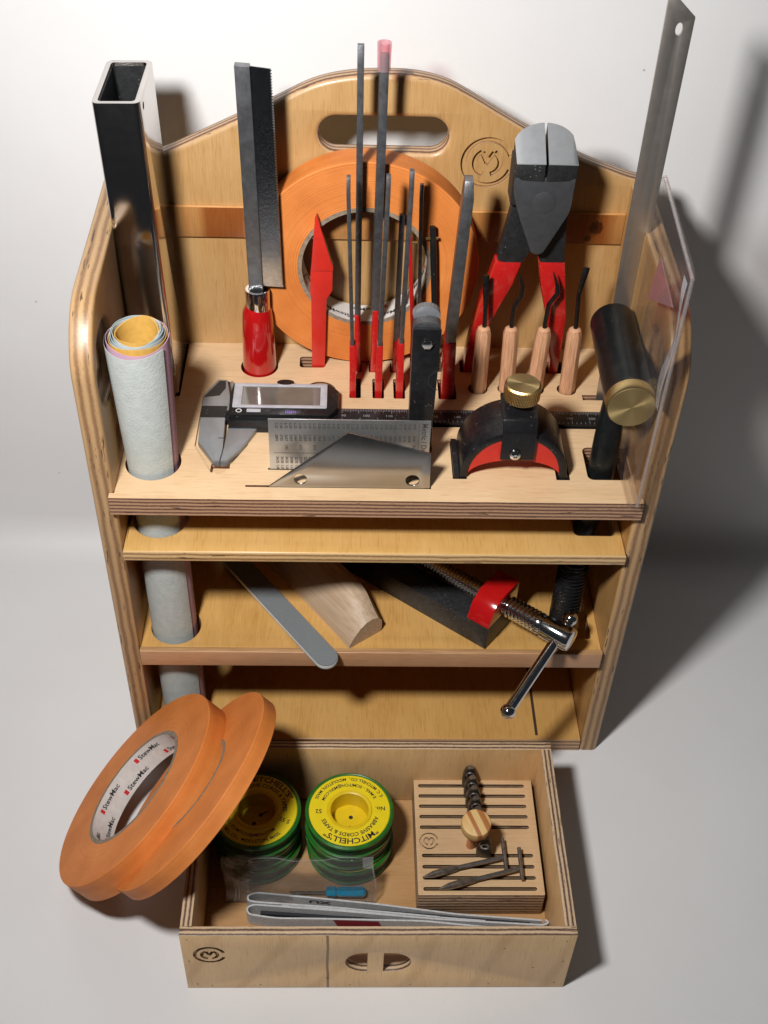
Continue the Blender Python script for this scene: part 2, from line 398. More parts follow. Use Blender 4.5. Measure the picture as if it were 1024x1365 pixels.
def board(name, polys, t, mat, parent, frame, bev=0.0, cuts=()):
    """flat board from 2D outlines (first outer, rest holes); frame = 4x4 (cm) placing local xy and thickness z; cuts=[(polys,z0,z1)]"""
    mb = MB(); mb.add(*curve_mesh(polys, t / 2, bev))
    me = bpy.data.meshes.new(name)
    me.from_pydata([tuple(Vector(v) * K) for v in mb.v], [], mb.f)
    bm = bmesh.new(); bm.from_mesh(me); bmesh.ops.remove_doubles(bm, verts=bm.verts, dist=1e-6)
    bmesh.ops.recalc_face_normals(bm, faces=bm.faces); bm.to_mesh(me); bm.free()
    me.materials.append(mat)
    o = bpy.data.objects.new(name, me); COL.objects.link(o)
    for cp, z0, z1 in cuts:
        c = MB(); c.add(*curve_mesh(cp, (z1 - z0) / 2, 0, (z0 + z1) / 2))
        cm = bpy.data.meshes.new('cutter'); cm.from_pydata([tuple(Vector(v) * K) for v in c.v], [], c.f)
        bm = bmesh.new(); bm.from_mesh(cm); bmesh.ops.remove_doubles(bm, verts=bm.verts, dist=1e-6)
        bmesh.ops.recalc_face_normals(bm, faces=bm.faces); bm.to_mesh(cm); bm.free()
        cm.materials.append(mat)
        co = bpy.data.objects.new('cutter', cm); COL.objects.link(co)
        md = o.modifiers.new('cut', 'BOOLEAN'); md.operation = 'DIFFERENCE'; md.object = co; md.solver = 'EXACT'
        dg = bpy.context.evaluated_depsgraph_get(); dg.update()
        nm = bpy.data.meshes.new_from_object(o.evaluated_get(dg))
        o.modifiers.clear(); old = o.data; o.data = nm; bpy.data.meshes.remove(old); bpy.data.objects.remove(co); bpy.data.meshes.remove(cm)
        nm.name = name
    o.data.shade_smooth(); o.data.set_sharp_from_angle(angle=R_(40))
    o.parent = parent
    F = frame.copy(); base = Vector(root_of(parent).location) / K
    F.translation = (F.translation - base) * K
    o.matrix_local = F
    return o

def frame(x, y, origin):
    x = Vector(x); y = Vector(y); z = x.cross(y)
    m = Matrix((x, y, z)).transposed().to_4x4(); m.translation = Vector(origin); return m
FXY = lambda z, x=0, y=0: frame((1,0,0), (0,1,0), (x, y, z))           # lying: thickness up
FXZ = lambda y, x=0, z=0: frame((1,0,0), (0,0,1), (x, y, z))           # standing, facing -y (local z = -y)
FYZ = lambda x: frame((0,1,0), (0,0,1), (x, 0, 0))                     # standing, facing +x

def arc(cx, cy, r, a0, a1, n=10, ry=None):
    return [(cx + r * math.cos(R_(a0 + (a1 - a0) * i / n)), cy + (ry or r) * math.sin(R_(a0 + (a1 - a0) * i / n))) for i in range(n + 1)]
def circ(cx, cy, r, n=36): return arc(cx, cy, r, 0, 360, n)[:-1]
def rect(x0, y0, x1, y1, r=0, n=5):
    if r <= 0: return [(x0, y0), (x1, y0), (x1, y1), (x0, y1)]
    return arc(x0+r, y0+r, r, 180, 270, n) + arc(x1-r, y0+r, r, 270, 360, n) + arc(x1-r, y1-r, r, 0, 90, n) + arc(x0+r, y1-r, r, 90, 180, n)
def fillet(pts, rad, n=6, closed=True):
    out = []; N_ = len(pts)
    for i, p in enumerate(pts):
        r = rad[i] if isinstance(rad, (list, tuple)) else rad
        p = Vector((*p[:2],)); a = Vector(pts[i-1][:2]); b = Vector(pts[(i+1) % N_][:2])
        if r <= 0 or (not closed and i in (0, N_-1)): out.append(tuple(p)); continue
        u = (a - p); w = (b - p); d = min(r, u.length * .49, w.length * .49)
        s_, e_ = p + u.normalized() * d, p + w.normalized() * d
        for k in range(n + 1):
            t = k / n; q = s_ * (1-t)**2 + p * 2*t*(1-t) + e_ * t*t; out.append(tuple(q))
    return out
def stroke(pts, w):
    P = [Vector(p) for p in pts]; L, Rr = [], []
    for i, p in enumerate(P):
        d = (P[min(i+1, len(P)-1)] - P[max(i-1, 0)]).normalized(); n = Vector((-d.y, d.x))
        a = (P[i] - P[i-1]).normalized() if i else d; k = 1 / max(.6, a.dot(d))
        L.append(tuple(p + n * w / 2 * k)); Rr.append(tuple(p - n * w / 2 * k))
    return L + Rr[::-1]
def logo(cx, cy, R):
    w = .21 * R
    ring = stroke(arc(cx, cy, R * .89, 16, 342, 44) , w)
    a, b, c = arc(cx, cy, R * .47, 118, 254, 14), (cx + .0 * R, cy - .02 * R), arc(cx, cy, R * .47, 62, -74, 14)
    return [ring, stroke(a, w), stroke([a[0], b], w * .96), stroke([(b[0] - .05 * R, b[1] - .05 * R), c[0]], w * .98), stroke(c, w)]

# ------------------------------------------------------------------ world, camera, light
wd = bpy.data.worlds.new('World'); S.world = wd; wd.use_nodes = True
bgn = wd.node_tree.nodes['Background']; bgn.inputs[0].default_value = (.80, .86, 1.0, 1); bgn.inputs[1].default_value = 0.024
cam_d = bpy.data.cameras.new('camera'); cam = bpy.data.objects.new('camera', cam_d); COL.objects.link(cam); S.camera = cam
cam_d.sensor_fit = 'HORIZONTAL'; cam_d.sensor_width = 36; cam_d.lens = 1576.19 / 1024 * 36; cam_d.clip_start = .02; cam_d.clip_end = 50
Fv = Vector((0.03259461, 0.73016216, -0.68249602)); Rv = Vector((0.99940959, -0.01638667, 0.03019862)); Uv = Vector((-0.01086605, 0.68307738, 0.73026518))
cm_ = Matrix((Rv, Uv, -Fv)).transposed().to_4x4(); cm_.translation = Vector((-1.734, -46.651, 65.195)) * K
cam.matrix_world = cm_
ld = bpy.data.lights.new('key_lamp', 'AREA'); ld.shape = 'DISK'; ld.size = .07; ld.energy = 4.3; ld.color = (1, .985, .975)
lo = bpy.data.objects.new('key_lamp', ld); COL.objects.link(lo); lo.location = (-.165, -.30, .675)
lo.rotation_euler = (Vector((1, 14, 34)) * K - lo.location).to_track_quat('-Z', 'Y').to_euler()
ld.spread = R_(155)

# ------------------------------------------------------------------ backdrop
bd = MB(); prof = [(-48, 0), (0, 0), (16.7, 0)] + [(16.7 + 2.8 * math.sin(R_(a)), 2.8 - 2.8 * math.cos(R_(a))) for a in range(10, 91, 10)] + [(20.2, 34), (21.5, 75)]
vs = [(x, y, z) for x in (-70, 70) for y, z in prof]; n_ = len(prof)
bd.add(vs, [(i, i + n_, i + 1 + n_, i + 1) for i in range(n_ - 1)])
o = obj('backdrop', bd, M_wall, loc=(0, 0, 0)); o['kind'] = 'structure'

# ------------------------------------------------------------------ caddy
ZT = 22.754; D = 13.87; W = 14.0
cad = thing('tool_caddy', 'large birch plywood tool caddy with arched carrying back and slotted top tray', 'tool caddy', (0, 7, 0))
side = fillet([(0, 0), (D - .01, 0), (D - .01, 33.9), (2.0, 33.35), (0, 31.0)], [0, 0, 0, 2.6, 1.2], 8)
hole = rect(.6, 27.3, 4.8, 31.4, 1.8, 8)
board('side_panel', [side, hole], 1.2, M_side, cad, FYZ(-14.6), .24)
board('side_panel', [side, hole], 1.2, M_side, cad, FYZ(14.6), .24)
top = [(-15.2, 34.0), (-11.84, 35.15), (-7.75, 37.15), (-5.64, 38.2), (-3.61, 39.3), (-1.42, 39.75), (1.51, 39.8), (3.4, 39.4), (5.04, 38.5), (6.99, 37.35), (10.97, 35.3), (14.08, 34.2), (15.2, 34.0)]
top = fillet(top, 1.2, 5, False)
backp = [(15.2, 0)] + top[::-1] + [(-15.2, 0)]
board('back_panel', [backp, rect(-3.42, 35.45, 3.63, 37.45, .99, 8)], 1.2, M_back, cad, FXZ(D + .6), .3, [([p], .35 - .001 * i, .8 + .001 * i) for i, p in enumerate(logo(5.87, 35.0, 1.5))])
board('back_rail', [rect(-13.99, -.95, 13.99, .95)], .3, M_rail, cad, FXZ(D - .155, 0, 31.2), .05)
# top tray
tx = 13.99
tray_o = [(-14.26, -.4), (14.26, -.4), (14.26, -.01), (tx, -.01), (tx, D - .01), (-tx, D - .01), (-tx, -.01), (-14.26, -.01)]
slots = [circ(-7.0, 11.5, 1.12), rect(-4.6, 11.45, -3.05, 12.55, .2),
         rect(-1.58, 8.5, -.9, 10.4, .1), rect(-.22, 8.5, .46, 10.4, .1), rect(1.02, 8.5, 1.70, 10.4, .1), rect(3.66, 8.5, 4.72, 10.45, .1),
         rect(-1.42, 11.05, -.85, 11.98, .1), rect(-.42, 11.05, .14, 11.98, .1), rect(.86, 11.05, 1.42, 11.98, .1), rect(3.5, 11.2, 4.0, 12.6, .1),
         circ(6.05, 9.58, .58), circ(7.8, 9.6, .58), circ(9.42, 9.6, .58), circ(11.35, 9.62, .58),
         rect(5.1, 11.2, 6.3, 12.4, .1), rect(10.3, 11.2, 11.4, 12.4, .1),
         circ(-12.24, 2.55, 1.52), rect(-13.95, 8.45, -11.45, 13.7, .05),
         rect(-7.11, .60, 2.86, .76), rect(-5.97, 2.02, 2.80, 2.18),
         rect(4.08, 1.45, 4.85, 4.66), rect(9.75, 1.45, 10.5, 4.66), rect(11.5, 1.5, 13.9, 4.25, .35), rect(1.5, 3.7, 3.05, 4.9, .1), rect(12.2, 8.6, 13.6, 9.1)]
cal_rec = [(-9.05,1.75),(-8.35,1.75),(-7.2,4.1),(-7.15,5.9),(3.99,5.9),(13.4,5.9),(13.4,7.3),(-2.2,7.3),(-2.2,9.0),(-3.0,9.1),(-7.6,9.1),(-8.6,9.9),(-9.4,9.9),(-10.1,8.4),(-10.15,4.0)]
fing = arc(-3.3, 9.1, .95, 10, 170, 12) + [(-4.4, 8.6), (-2.4, 8.6)]
tray = board('top_tray', [tray_o] + slots, 1.2, M_tray, cad, FXY(ZT - .6), 0, [([cal_rec], .42, .8), ([fing], .2, .8), ([[(-9.1,2.75),(-8.1,2.75),(-8.05,2.1),(-8.6,1.55),(-9.15,2.0)]], .0, .8)])
# narrow shelf, lower shelf, base
def shelf(name, z, t, mat, holes, bev=.12, y0=-.3, w=13.985):
    return board(name, [rect(-w, y0, w, D - .01)] + holes, t, mat, cad, FXY(z - t / 2), bev)
rh = lambda x, y: circ(x, y, 1.52)
shelf('narrow_shelf', 18.77, .8, M_shelf, [rh(-12.2, 2.3), rect(11.3, 1.3, 13.6, 4.2, .3), rect(-13.9, 8.45, -11.45, 13.7)], .13, -.36)
shelf('lower_shelf', 10.08, 1.15, M_shelf2, [rh(-12.05, 1.9), rect(11.5, 1.05, 13.5, 4.4, .2)], .03, .06)
board('shelf_lip', [rect(-13.985, -.65, 13.985, .65)], .4, M_lip, cad, FXZ(-.16, 0, 9.62), .07)
shelf('base_board', 1.2, 1.2, M_shelf2, [], .08, -.05)
sm = MB(); sm.box((11.0, .3, 1.195), (11.18, 13.6, 1.215)); obj('floor_seam', sm, M_groove, cad)

# ------------------------------------------------------------------ drawer
DX0, DX1, DY0, DY1, DZ = -10.28, 10.90, -16.24, -3.78, 6.04
dr = thing('drawer', 'open birch plywood drawer full of supplies standing in front of the caddy', 'drawer', (.3, -10, 0))
cx = (DX0 + DX1) / 2; hw = (DX1 - DX0) / 2
lh = [(-1.46 - cx + 1.2 - 1.2 * math.cos(R_(a)), 3.03 + 1.05 * math.sin(R_(a))) for a in range(-90, 91, 10)]
lhole = [(-.27 - cx, 1.98)] + [(-.27 - cx - .1 - 1.1 * math.cos(R_(a)), 3.03 + 1.05 * math.sin(R_(a))) for a in range(-90, 91, 10)] + [(-.27 - cx, 4.08)]
rhole = [(.62 - cx, 4.08)] + [(.62 - cx + .35 + 1.15 * math.cos(R_(a)), 3.03 + 1.05 * math.sin(R_(a))) for a in range(90, -91, -10)] + [(.62 - cx, 1.98)]
board('front_panel', [rect(-hw, 0.02, hw, DZ), lhole, rhole], .54, M_front, dr, FXZ(DY0 + .27, cx, 0), .03, [([p], .1 - .001 * i, .5 + .001 * i) for i, p in enumerate(logo(-8.8 - cx, 3.9, .9))])
nd = MB()
for x_, z_ in ((-9.9, 5.6), (-9.95, 3.2), (-9.7, .5), (-8.9, .3), (-6.2, .4), (-1.2, .35), (2.2, .4), (6.6, .45), (10.3, .6), (10.5, 3.1), (10.4, 5.4), (7.1, 4.6), (8.9, 2.4)):
    nd.prism(circ(x_, z_, .045, 8), DY0 - .004, DY0 + .01, 'y')
no = obj('brad_heads', nd, M_groove, dr); no['kind'] = 'stuff'
board('back_panel', [rect(-hw, 0.02, hw, DZ)], .54, M_draw, dr, FXZ(DY1 - .27, cx, 0), .03)
for xx in (DX0 + .31, DX1 - .31):
    board('side_panel', [rect(DY0 + .545, .02, DY1 - .545, DZ - .004)], .62, M_draw, dr, FYZ(xx), .03)
board('bottom_panel', [rect(DX0 + .63, DY0 + .56, DX1 - .63, DY1 - .56)], .3, M_floorply, dr, FXY(.45), 0)

# ------------------------------------------------------------------ steel beam
tb = thing('levelling_beam', 'tall hollow rectangular polished steel beam in the rear left corner of the caddy', 'steel beam', (-12.68, 11, ZT), (0, -R_(1.1), 0))
bx = MB(); bx.add(*curve_mesh([rect(-1.17, -2.55, 1.17, 2.6, .34, 6), rect(-.90, -2.28, .90, 2.33, .2, 5)], (40.38 - 18.85) / 2, .03, (40.38 + 18.85) / 2 - ZT))
bo = obj('beam', bx, M_nickel, tb, local=True)
lm = MB(); lm.add(*curve_mesh([rect(-.895, -2.275, .895, 2.325, .19, 5), rect(-.86, -2.24, .86, 2.29, .17, 5)], 10.5, 0, 29.7 - ZT)); obj('shade_lining', lm, M_forged, tb, local=True)  # added dark liner, stands in for the shade inside the hollow beam
cy_ = MB(); cy_.lathe([(.2, -2), (.2, 2)], T=Matrix.Translation((0, -1.6, 17.1)) @ Matrix.Rotation(PI/2, 4, 'Y'), seg=20)
co = obj('cutter', cy_, M_nickel, local=True)
co.parent = tb; md = bo.modifiers.new('cut', 'BOOLEAN'); md.object = co; md.solver = 'EXACT'
dg = bpy.context.evaluated_depsgraph_get(); dg.update()
nm = bpy.data.meshes.new_from_object(bo.evaluated_get(dg)); bo.modifiers.clear(); bo.data = nm; bpy.data.objects.remove(co)
bo.data.set_sharp_from_angle(angle=R_(35))

# ------------------------------------------------------------------ roll of abrasive papers
rl = thing('abrasive_paper_roll', 'tall roll of pale abrasive papers with pink and yellow sheets standing at the front left', 'paper roll', (-12.2, 2.4, 1.25))
def roll_sheet(name, mat, r0, r1, a0, a1, ztop, zbot, wob=.0, thick=.03):
    mb = MB(); n = 90; levels = [zbot, 2.5, 5, 8, 11, 14, 17, 19, 21.5, 23, 25, 27, 29, ztop]
    levels = [z for z in levels if zbot <= z <= ztop]
    rows = []
    for side_ in (0, 1):
        for z in levels:
            t = (z - 1.3) / 30
            cxx = -12.10 - .22 * t; cyy = 1.75 + 1.35 * t
            fl = 1 + max(0, z - 22) * .024
            row = []
            for i in range(n + 1):
                u = i / n; a = R_(a0 + (a1 - a0) * u)
                r = (r0 + (r1 - r0) * u) * fl * (1 + .035 * math.sin(2 * a + .8)) - side_ * thick + wob * math.sin(3 * a + z * .35) * .02
                zz = z + (.12 * math.sin(a) + .1 * math.sin(a * 2 + r1 * 20) if z == ztop else 0)
                row.append((cxx + r * math.cos(a), cyy + r * math.sin(a), zz))
            rows.append(row)
    L = len(levels); vs = [p for r in rows for p in r]; fs = []
    for s_ in range(2):
        for j in range(L - 1):
            for i in range(n):
                b = s_ * L * (n+1)
                fs.append((b+j*(n+1)+i, b+j*(n+1)+i+1, b+(j+1)*(n+1)+i+1, b+(j+1)*(n+1)+i))
    for i in range(n):
        for j in (0, L - 1):
            a_ = j*(n+1)+i; b_ = (L + j)*(n+1)+i; fs.append((a_, a_+1, b_+1, b_))
    for j in range(L - 1):
        for i in (0, n):
            a_ = j*(n+1)+i; b_ = (L + j)*(n+1)+i; fs.append((a_, a_+n+1, b_+n+1, b_))
    mb.add(vs, fs); return obj(name, mb, mat, rl)
roll_sheet('yellow_sheet', M_sandyel, .85, .90, 10, 560, 30.95, 1.4)
roll_sheet('pale_inner_sheet', M_sandwhite, .95, 1.0, -30, 400, 30.98, 1.5)
roll_sheet('blue_sheet', M_sandblue, 1.03, 1.07, -60, 380, 30.92, 1.6)
roll_sheet('grey_sheet', M_sandgrey, 1.10, 1.13, 40, 420, 30.85, 1.7)
roll_sheet('yellow_liner', M_sandyel, 1.16, 1.18, 20, 390, 30.78, 1.7)
roll_sheet('pink_sheet', M_sandpink, 1.24, 1.30, -350, 8, 30.66, 1.8)
roll_sheet('outer_sheet', M_sandwhite, 1.32, 1.38, -345, -32, 30.5, 1.9, 1)

# ------------------------------------------------------------------ fret saw
sw = thing('fret_saw', 'fine toothed back saw standing blade up on its glossy red handle', 'hand saw', (-7.0, 11.5, 21.6))
h = MB(); h.lathe([(.5, 21.7), (.98, 21.9), (1.0, 23), (.95, 25), (.9, 26.2), (.84, 26.75), (.68, 27.1), (.5, 27.2)], (-6.98, 11.5, 0)); obj('handle', h, M_redgloss, sw)
h = MB(); h.lathe([(.70, 26.95), (.70, 28.1), (.66, 28.2), (.5, 28.2), (.5, 27.5)], (-6.92, 11.5, 0)); obj('ferrule', h, M_chrome, sw)
h = MB()
h.prism([(-7.36, 28.0), (-6.55, 28.0), (-6.72, 41.15), (-7.5, 41.2)], 11.25, 11.72, 'y'); obj('spine', h, M_crownfile, sw, .05)
h = MB(); pts = [(-6.56, 28.42), (-5.42, 28.36)]
nt = 84
for i in range(nt + 1):
    z = 28.5 + (40.9 - 28.5) * i / nt; xx = -5.42 - .22 * i / nt
    pts += [(xx, z), (xx - .10, z + .3 * (12.4 / nt))]
pts += [(-5.66, 40.98), (-6.72, 41.1)]
h.prism(pts, 11.45, 11.52, 'y'); obj('blade', h, M_mirror, sw)

# ------------------------------------------------------------------ red knife
kn = thing('capped_knife', 'short red plastic knife with a pointed red cap, standing beside the saw', 'craft knife', (-3.4, 12, 21.7))
h = MB(); h.prism([(-3.84, 21.8), (-3.10, 21.8), (-2.95, 27.5), (-2.62, 28.1), (-2.60, 29.4), (-3.86, 29.4), (-3.9, 28.0), (-3.84, 27.4)], 11.55, 11.93, 'y'); obj('handle', h, M_redplastic, kn, .05)
h = MB(); h.prism([(-3.84, 29.40), (-2.58, 29.40), (-2.58, 29.75), (-2.68, 29.95), (-3.46, 32.85), (-3.58, 32.6), (-3.80, 29.9)], 11.5, 11.95, 'y'); obj('blade_cap', h, M_redplastic, kn, .04)

# ------------------------------------------------------------------ tapes
def tape(label, c, n, w, spin=0, texty=True, grp=None, R=6.5, ri=3.82):
    q = Vector(n).to_track_quat('Z', 'Y')
    t = thing('masking_tape_roll', label, 'tape roll', c, quat=q, group=grp)
    m = MB(); m.lathe([(ri, 0), (ri + .02, 0), (R - .04, 0), (R, -.04), (R, -w + .04), (R - .04, -w), (ri, -w), (ri, 0)], seg=128, cap=False)
    obj('tape', m, M_orange, t, local=True)
    m = MB(); m.lathe([(ri - .01, .01), (ri - .01, -w - .01), (ri - .24, -w - .01), (ri - .24, .01), (ri - .01, .01)], seg=128, cap=False)
    core = obj('core', m, M_card, t, local=True)
    rr = ri - .245
    m = MB(); m.lathe([(rr, -.01), (rr, -w + .01)], seg=128, cap=False)
    obj('core_label', m, M_whitepaper, core, local=True)
    mb_ = MB(); mr = MB()
    if texty:
        rt = rr - .01; step = 2 * PI / 6
        for row, ph in ((-w * .27, 0), (-w * .75, .5)):
            for k in range(6):
                a0 = (k + ph) * step + spin
                f = lambda x, y: (rt * math.cos(a0 - x / rt), rt * math.sin(a0 - x / rt), row + y)
                mb_.text('StewMac', .44, f, width=1.75)
                for (x0, x1, y0, y1) in ((-1.22, -.98, -.14, .18),):
                    mr.add([f(x0, y0), f(x1, y0), f(x1, y1), f(x0, y1)], [(0, 1, 2, 3)])
        obj('lettering', mb_, M_ink, core, local=True); obj('red_marks', mr, M_redink, core, local=True)
    m = MB(); a = 2.2 + spin; m.grid(lambda u, v: ((rr-.008) * math.cos(a + u*.02 + v * .25), (rr-.008) * math.sin(a + u*.02 + v * .25), -w * v), 1, 10)
    obj('label_seam', m, M_card, core, local=True)
    return t
tape('wide orange tape roll hanging upright against the caddy back behind the files', (-.79, 11.97, 29.35), (0, -1, 0), 1.72, 1.1)
tape('front orange tape roll with the fully visible white printed core, leaning on the other roll', (-13.96, -6.82, 5.82), (-.709, .184, .68), 1.58, .35)
tape('thinner orange tape roll squeezed between the front roll and the drawer edge', (-10.4, -8.55, 8.27), (-.754, .254, .606), .95, 2.0, ri=3.25)

# ------------------------------------------------------------------ files
def filetool(label, xb, xt, y, zh, zt, w, d, hw_, mat=M_steelfile, tip=None, sleeve=False, hx=None, hd=1.35):
    """nut file standing edge-on: steel from the red dipped handle up to the tip"""
    t = thing('needle_file', label, 'file', (xb, y, 21.6), group='red handled files standing in the tray')
    hx = xb if hx is None else hx
    m = MB(); xm = xb + (xt - xb) * .15
    m.add([(hx - hw_/2, y - hd/2, 21.8), (hx + hw_/2, y - hd/2, 21.8), (hx + hw_/2, y + hd/2, 21.8), (hx - hw_/2, y + hd/2, 21.8),
           (xm - hw_*.42, y - d/2 - .05, zh), (xm + hw_*.42, y - d/2 - .05, zh), (xm + hw_*.42, y + d/2 + .05, zh), (xm - hw_*.42, y + d/2 + .05, zh)],
          [(0,3,2,1),(4,5,6,7),(0,1,5,4),(1,2,6,5),(2,3,7,6),(3,0,4,7)])
    obj('handle', m, M_red, t, .07)
    m = MB(); wt = w * (tip or 1)
    m.add([(xm - w/2, y - d/2, zh - .3), (xm + w/2, y - d/2, zh - .3), (xm + w/2, y + d/2, zh - .3), (xm - w/2, y + d/2, zh - .3),
           (xt - w/2, y - d/2, zt - .9), (xt + w/2, y - d/2, zt - .9), (xt + w/2, y + d/2, zt - .9), (xt - w/2, y + d/2, zt - .9),
           (xt - wt/2, y - d*.25, zt), (xt + wt/2, y - d*.25, zt), (xt + wt/2, y + d*.4, zt), (xt - wt/2, y + d*.4, zt)],
          [(0,3,2,1),(8,9,10,11),(0,1,5,4),(1,2,6,5),(2,3,7,6),(3,0,4,7),(4,5,9,8),(5,6,10,9),(6,7,11,10),(7,4,8,11)])
    obj('file_blade', m, mat, t, .03)
    return t, xm
filetool('leftmost small file, dark steel with a flattened tip above a red handle', -1.38, -1.76, 9.45, 26.0, 36.3, .21, .6, .40, hx=-1.36)
filetool('small file just right of the tall bare file, leaning right in the front row', .10, .30, 9.45, 26.0, 36.4, .24, .6, .44, hx=.12)
filetool('front row file next to the black gauge, its tip highest of the short ones', 1.33, 1.50, 9.45, 26.2, 36.7, .24, .6, .44, hx=1.36)
filetool('thick crowning file with a broad grooved blade, rightmost of the files', 4.08, 4.45, 9.45, 26.5, 36.3, .56, 1.15, .78, mat=M_crownfile, tip=.8, hx=4.2, hd=1.5)
filetool('tallest bare flat file rising in front of the handle slot', -1.13, -1.22, 11.45, 26.7, 42.3, .34, .5, .42, hd=.8)
t, xm = filetool('tall toothed file with a pink plastic sleeve over its tip', -.14, -.02, 11.45, 27.0, 41.9, .44, .4, .42, hd=.8)
m = MB()
for i in range(110):
    z = 27.3 + i * .125; x = xm + (-.02 - xm) * (z - 27) / 14.9 - .22
    m.add([(x - .005, 11.23, z), (x - .005, 11.23, z + .12), (x - .07, 11.3, z + .06), (x - .005, 11.4, z + .06)], [(0,1,2),(1,3,2),(0,2,3)])
obj('teeth', m, M_crownfile, t)
m = MB(); T = Matrix.Translation((-.06, 11.45, 41.05))
m.lathe([(.33, 0), (.34, .4), (.36, 1.35), (.36, 1.4), (.26, 1.4), (.25, .1), (.33, 0)], T=T, seg=28, cap=False); obj('tip_sleeve', m, M_pinktube, t)
filetool('short dark square file in the rear row between two taller files', 1.13, 1.18, 11.45, 24.9, 33.1, .30, .35, .40, hd=.8)
filetool('thin file in the rear row partly hidden behind the black gauge', 2.55, 2.16, 11.3, 25.2, 35.0, .20, .35, .34, hd=.6)
# tweezers-like spring tool behind
t = thing('spring_calipers', 'slim two legged tool, one leg red and one black, behind the files', 'spring tool', (2.6, 11.7, 22))
m = MB(); m.tube([(2.2, 11.6, 22.4), (2.15, 11.6, 25.2), (1.85, 11.6, 29), (1.7, 11.6, 31.7)], [.16, .15, .12, .1], 10, .8); obj('red_leg', m, M_redgloss, t)
m = MB(); m.tube([(3.35, 11.6, 22.4), (3.35, 11.6, 26.5), (3.05, 11.6, 30.5), (2.9, 11.6, 32.3)], [.16, .17, .2, .17], 10, .9); obj('black_leg', m, M_blackcer, t)
for x, z in ((2.9, 31.6), (1.78, 31.3)):
    m = MB(); m.tube([(x - .35, 11.6, z), (x + .35, 11.6, z)], .085, 12); obj('brass_pin', m, M_brass, t)

# ------------------------------------------------------------------ end nipping pliers
pl = thing('end_nippers', 'large black end nipping pliers with flat ground jaws and red dipped handles', 'pliers', (8.2, 11, 22))
hx0, hx1 = 6.83, 10.0; HC = 8.35
def jaw(x0, x1, name):
    m = MB(); n = 10; top_, bot_, mid_ = [], [], []
    vs = []
    for i in range(n + 1):
        x = x0 + (x1 - x0) * i / n; s_ = (x - 8.42) / 1.6
        arcz = max(0, 1 - s_ * s_) ** .5
        vs += [(x, 9.42 + .12*s_*s_, 36.25 + .0*arcz), (x, 9.42 + .1 * s_ * s_, 37.2 - .06 * s_ * s_), (x, 11.5 - .3*s_*s_, 37.5 + .95 * arcz), (x, 11.6 - .3*s_*s_, 36.0)]
    fs = []
    for i in range(n):
        a = 4 * i; b = a + 4
        for k in range(4): fs.append((a + k, a + (k+1) % 4, b + (k+1) % 4, b + k))
    fs += [(3, 2, 1, 0), tuple(4 * n + k for k in range(4))]
    m.add(vs, fs); o = obj(name, m, M_forged, pl, .04)
    c = MB(); n2 = n + 1; vv = []
    for i in range(n + 1):
        p, q = Vector(vs[4*i+1]), Vector(vs[4*i+2]); ins = .02
        vv += [tuple(p + Vector((0, -.012, -.015))), tuple(p + Vector((0, -.01, .03))), tuple(q + Vector((0, 0, .03))), tuple(q + Vector((0, .01, -.01)))]
    ff = [(4*i+k, 4*i+k+1, 4*i+k+5, 4*i+k+4) for i in range(n) for k in range(3)] + [(4*i+3, 4*i, 4*i+4, 4*i+7) for i in range(n)] + [(3,2,1,0), tuple(4*n+k for k in range(4))]
    c.add(vv, ff); obj('ground_face', c, M_gray_steel, o); return o
jaw(6.84, 8.33, 'jaw'); jaw(8.47, 10.02, 'jaw')
m = MB(); m.prism(fillet([(6.84, 36.4), (6.86, 35.4), (7.2, 34.3), (8.18, 31.9), (8.75, 31.9), (9.95, 34.5), (10.0, 36.4)], [0, .3, .5, .35, .35, .4, 0]), 9.5, 10.25, 'y')
obj('joint_plate', m, M_forged2, pl, .08)
m = MB(); m.prism([(9.5, 35.2), (10.08, 35.3), (10.12, 36.3), (10.0, 37.1), (9.5, 37.1)], 9.9, 11.4, 'y'); obj('right_cheek', m, M_forged, pl, .06)
m = MB(); m.prism([(6.78, 34.6), (7.4, 34.6), (7.4, 37.1), (6.78, 37.0)], 9.9, 11.4, 'y'); obj('left_cheek', m, M_forged, pl, .06)
m = MB(); m.prism(fillet([(7.0, 35.6), (6.95, 34.0), (6.45, 31.0), (7.8, 30.75), (8.7, 32.6), (8.6, 34)], .25), 10.3, 11.1, 'y')
obj('left_arm', m, M_forged, pl, .1)
m = MB(); m.prism(fillet([(10.0, 35.2), (10.02, 33.4), (10.2, 30.7), (8.85, 30.9), (8.35, 32.5), (8.9, 34)], .25), 10.35, 11.15, 'y')
obj('right_arm', m, M_forged, pl, .1)
def grip(path, name):
    m = MB(); vs = []
    for x0, x1, y0, y1, z in path: vs += [(x0, y0, z), (x1, y0, z), (x1, y1, z), (x0, y1, z)]
    n = len(path); fs = [(3, 2, 1, 0), tuple(4*(n-1)+k for k in range(4))]
    for i in range(n - 1):
        a = 4 * i
        for k in range(4): fs.append((a + k, a + (k+1) % 4, a + 4 + (k+1) % 4, a + 4 + k))
    m.add(vs, fs); return obj(name, m, M_red, pl, .14)
grip([(6.38, 7.85, 10.22, 11.2, 30.95), (6.1, 7.5, 10.2, 11.3, 29.6), (5.75, 6.9, 10.3, 11.6, 28), (5.5, 6.35, 10.6, 11.9, 26), (5.3, 5.98, 11.1, 12.1, 24), (5.25, 5.85, 11.3, 12.2, 21.8)], 'left_grip')
grip([(8.8, 10.26, 10.25, 11.2, 30.95), (9.1, 10.5, 10.2, 11.3, 29.3), (9.6, 10.8, 10.3, 11.6, 27.5), (10.0, 10.9, 10.6, 11.9, 25.6), (10.4, 11.0, 11.1, 12.1, 23.8), (10.5, 11.0, 11.3, 12.2, 21.8)], 'right_grip')
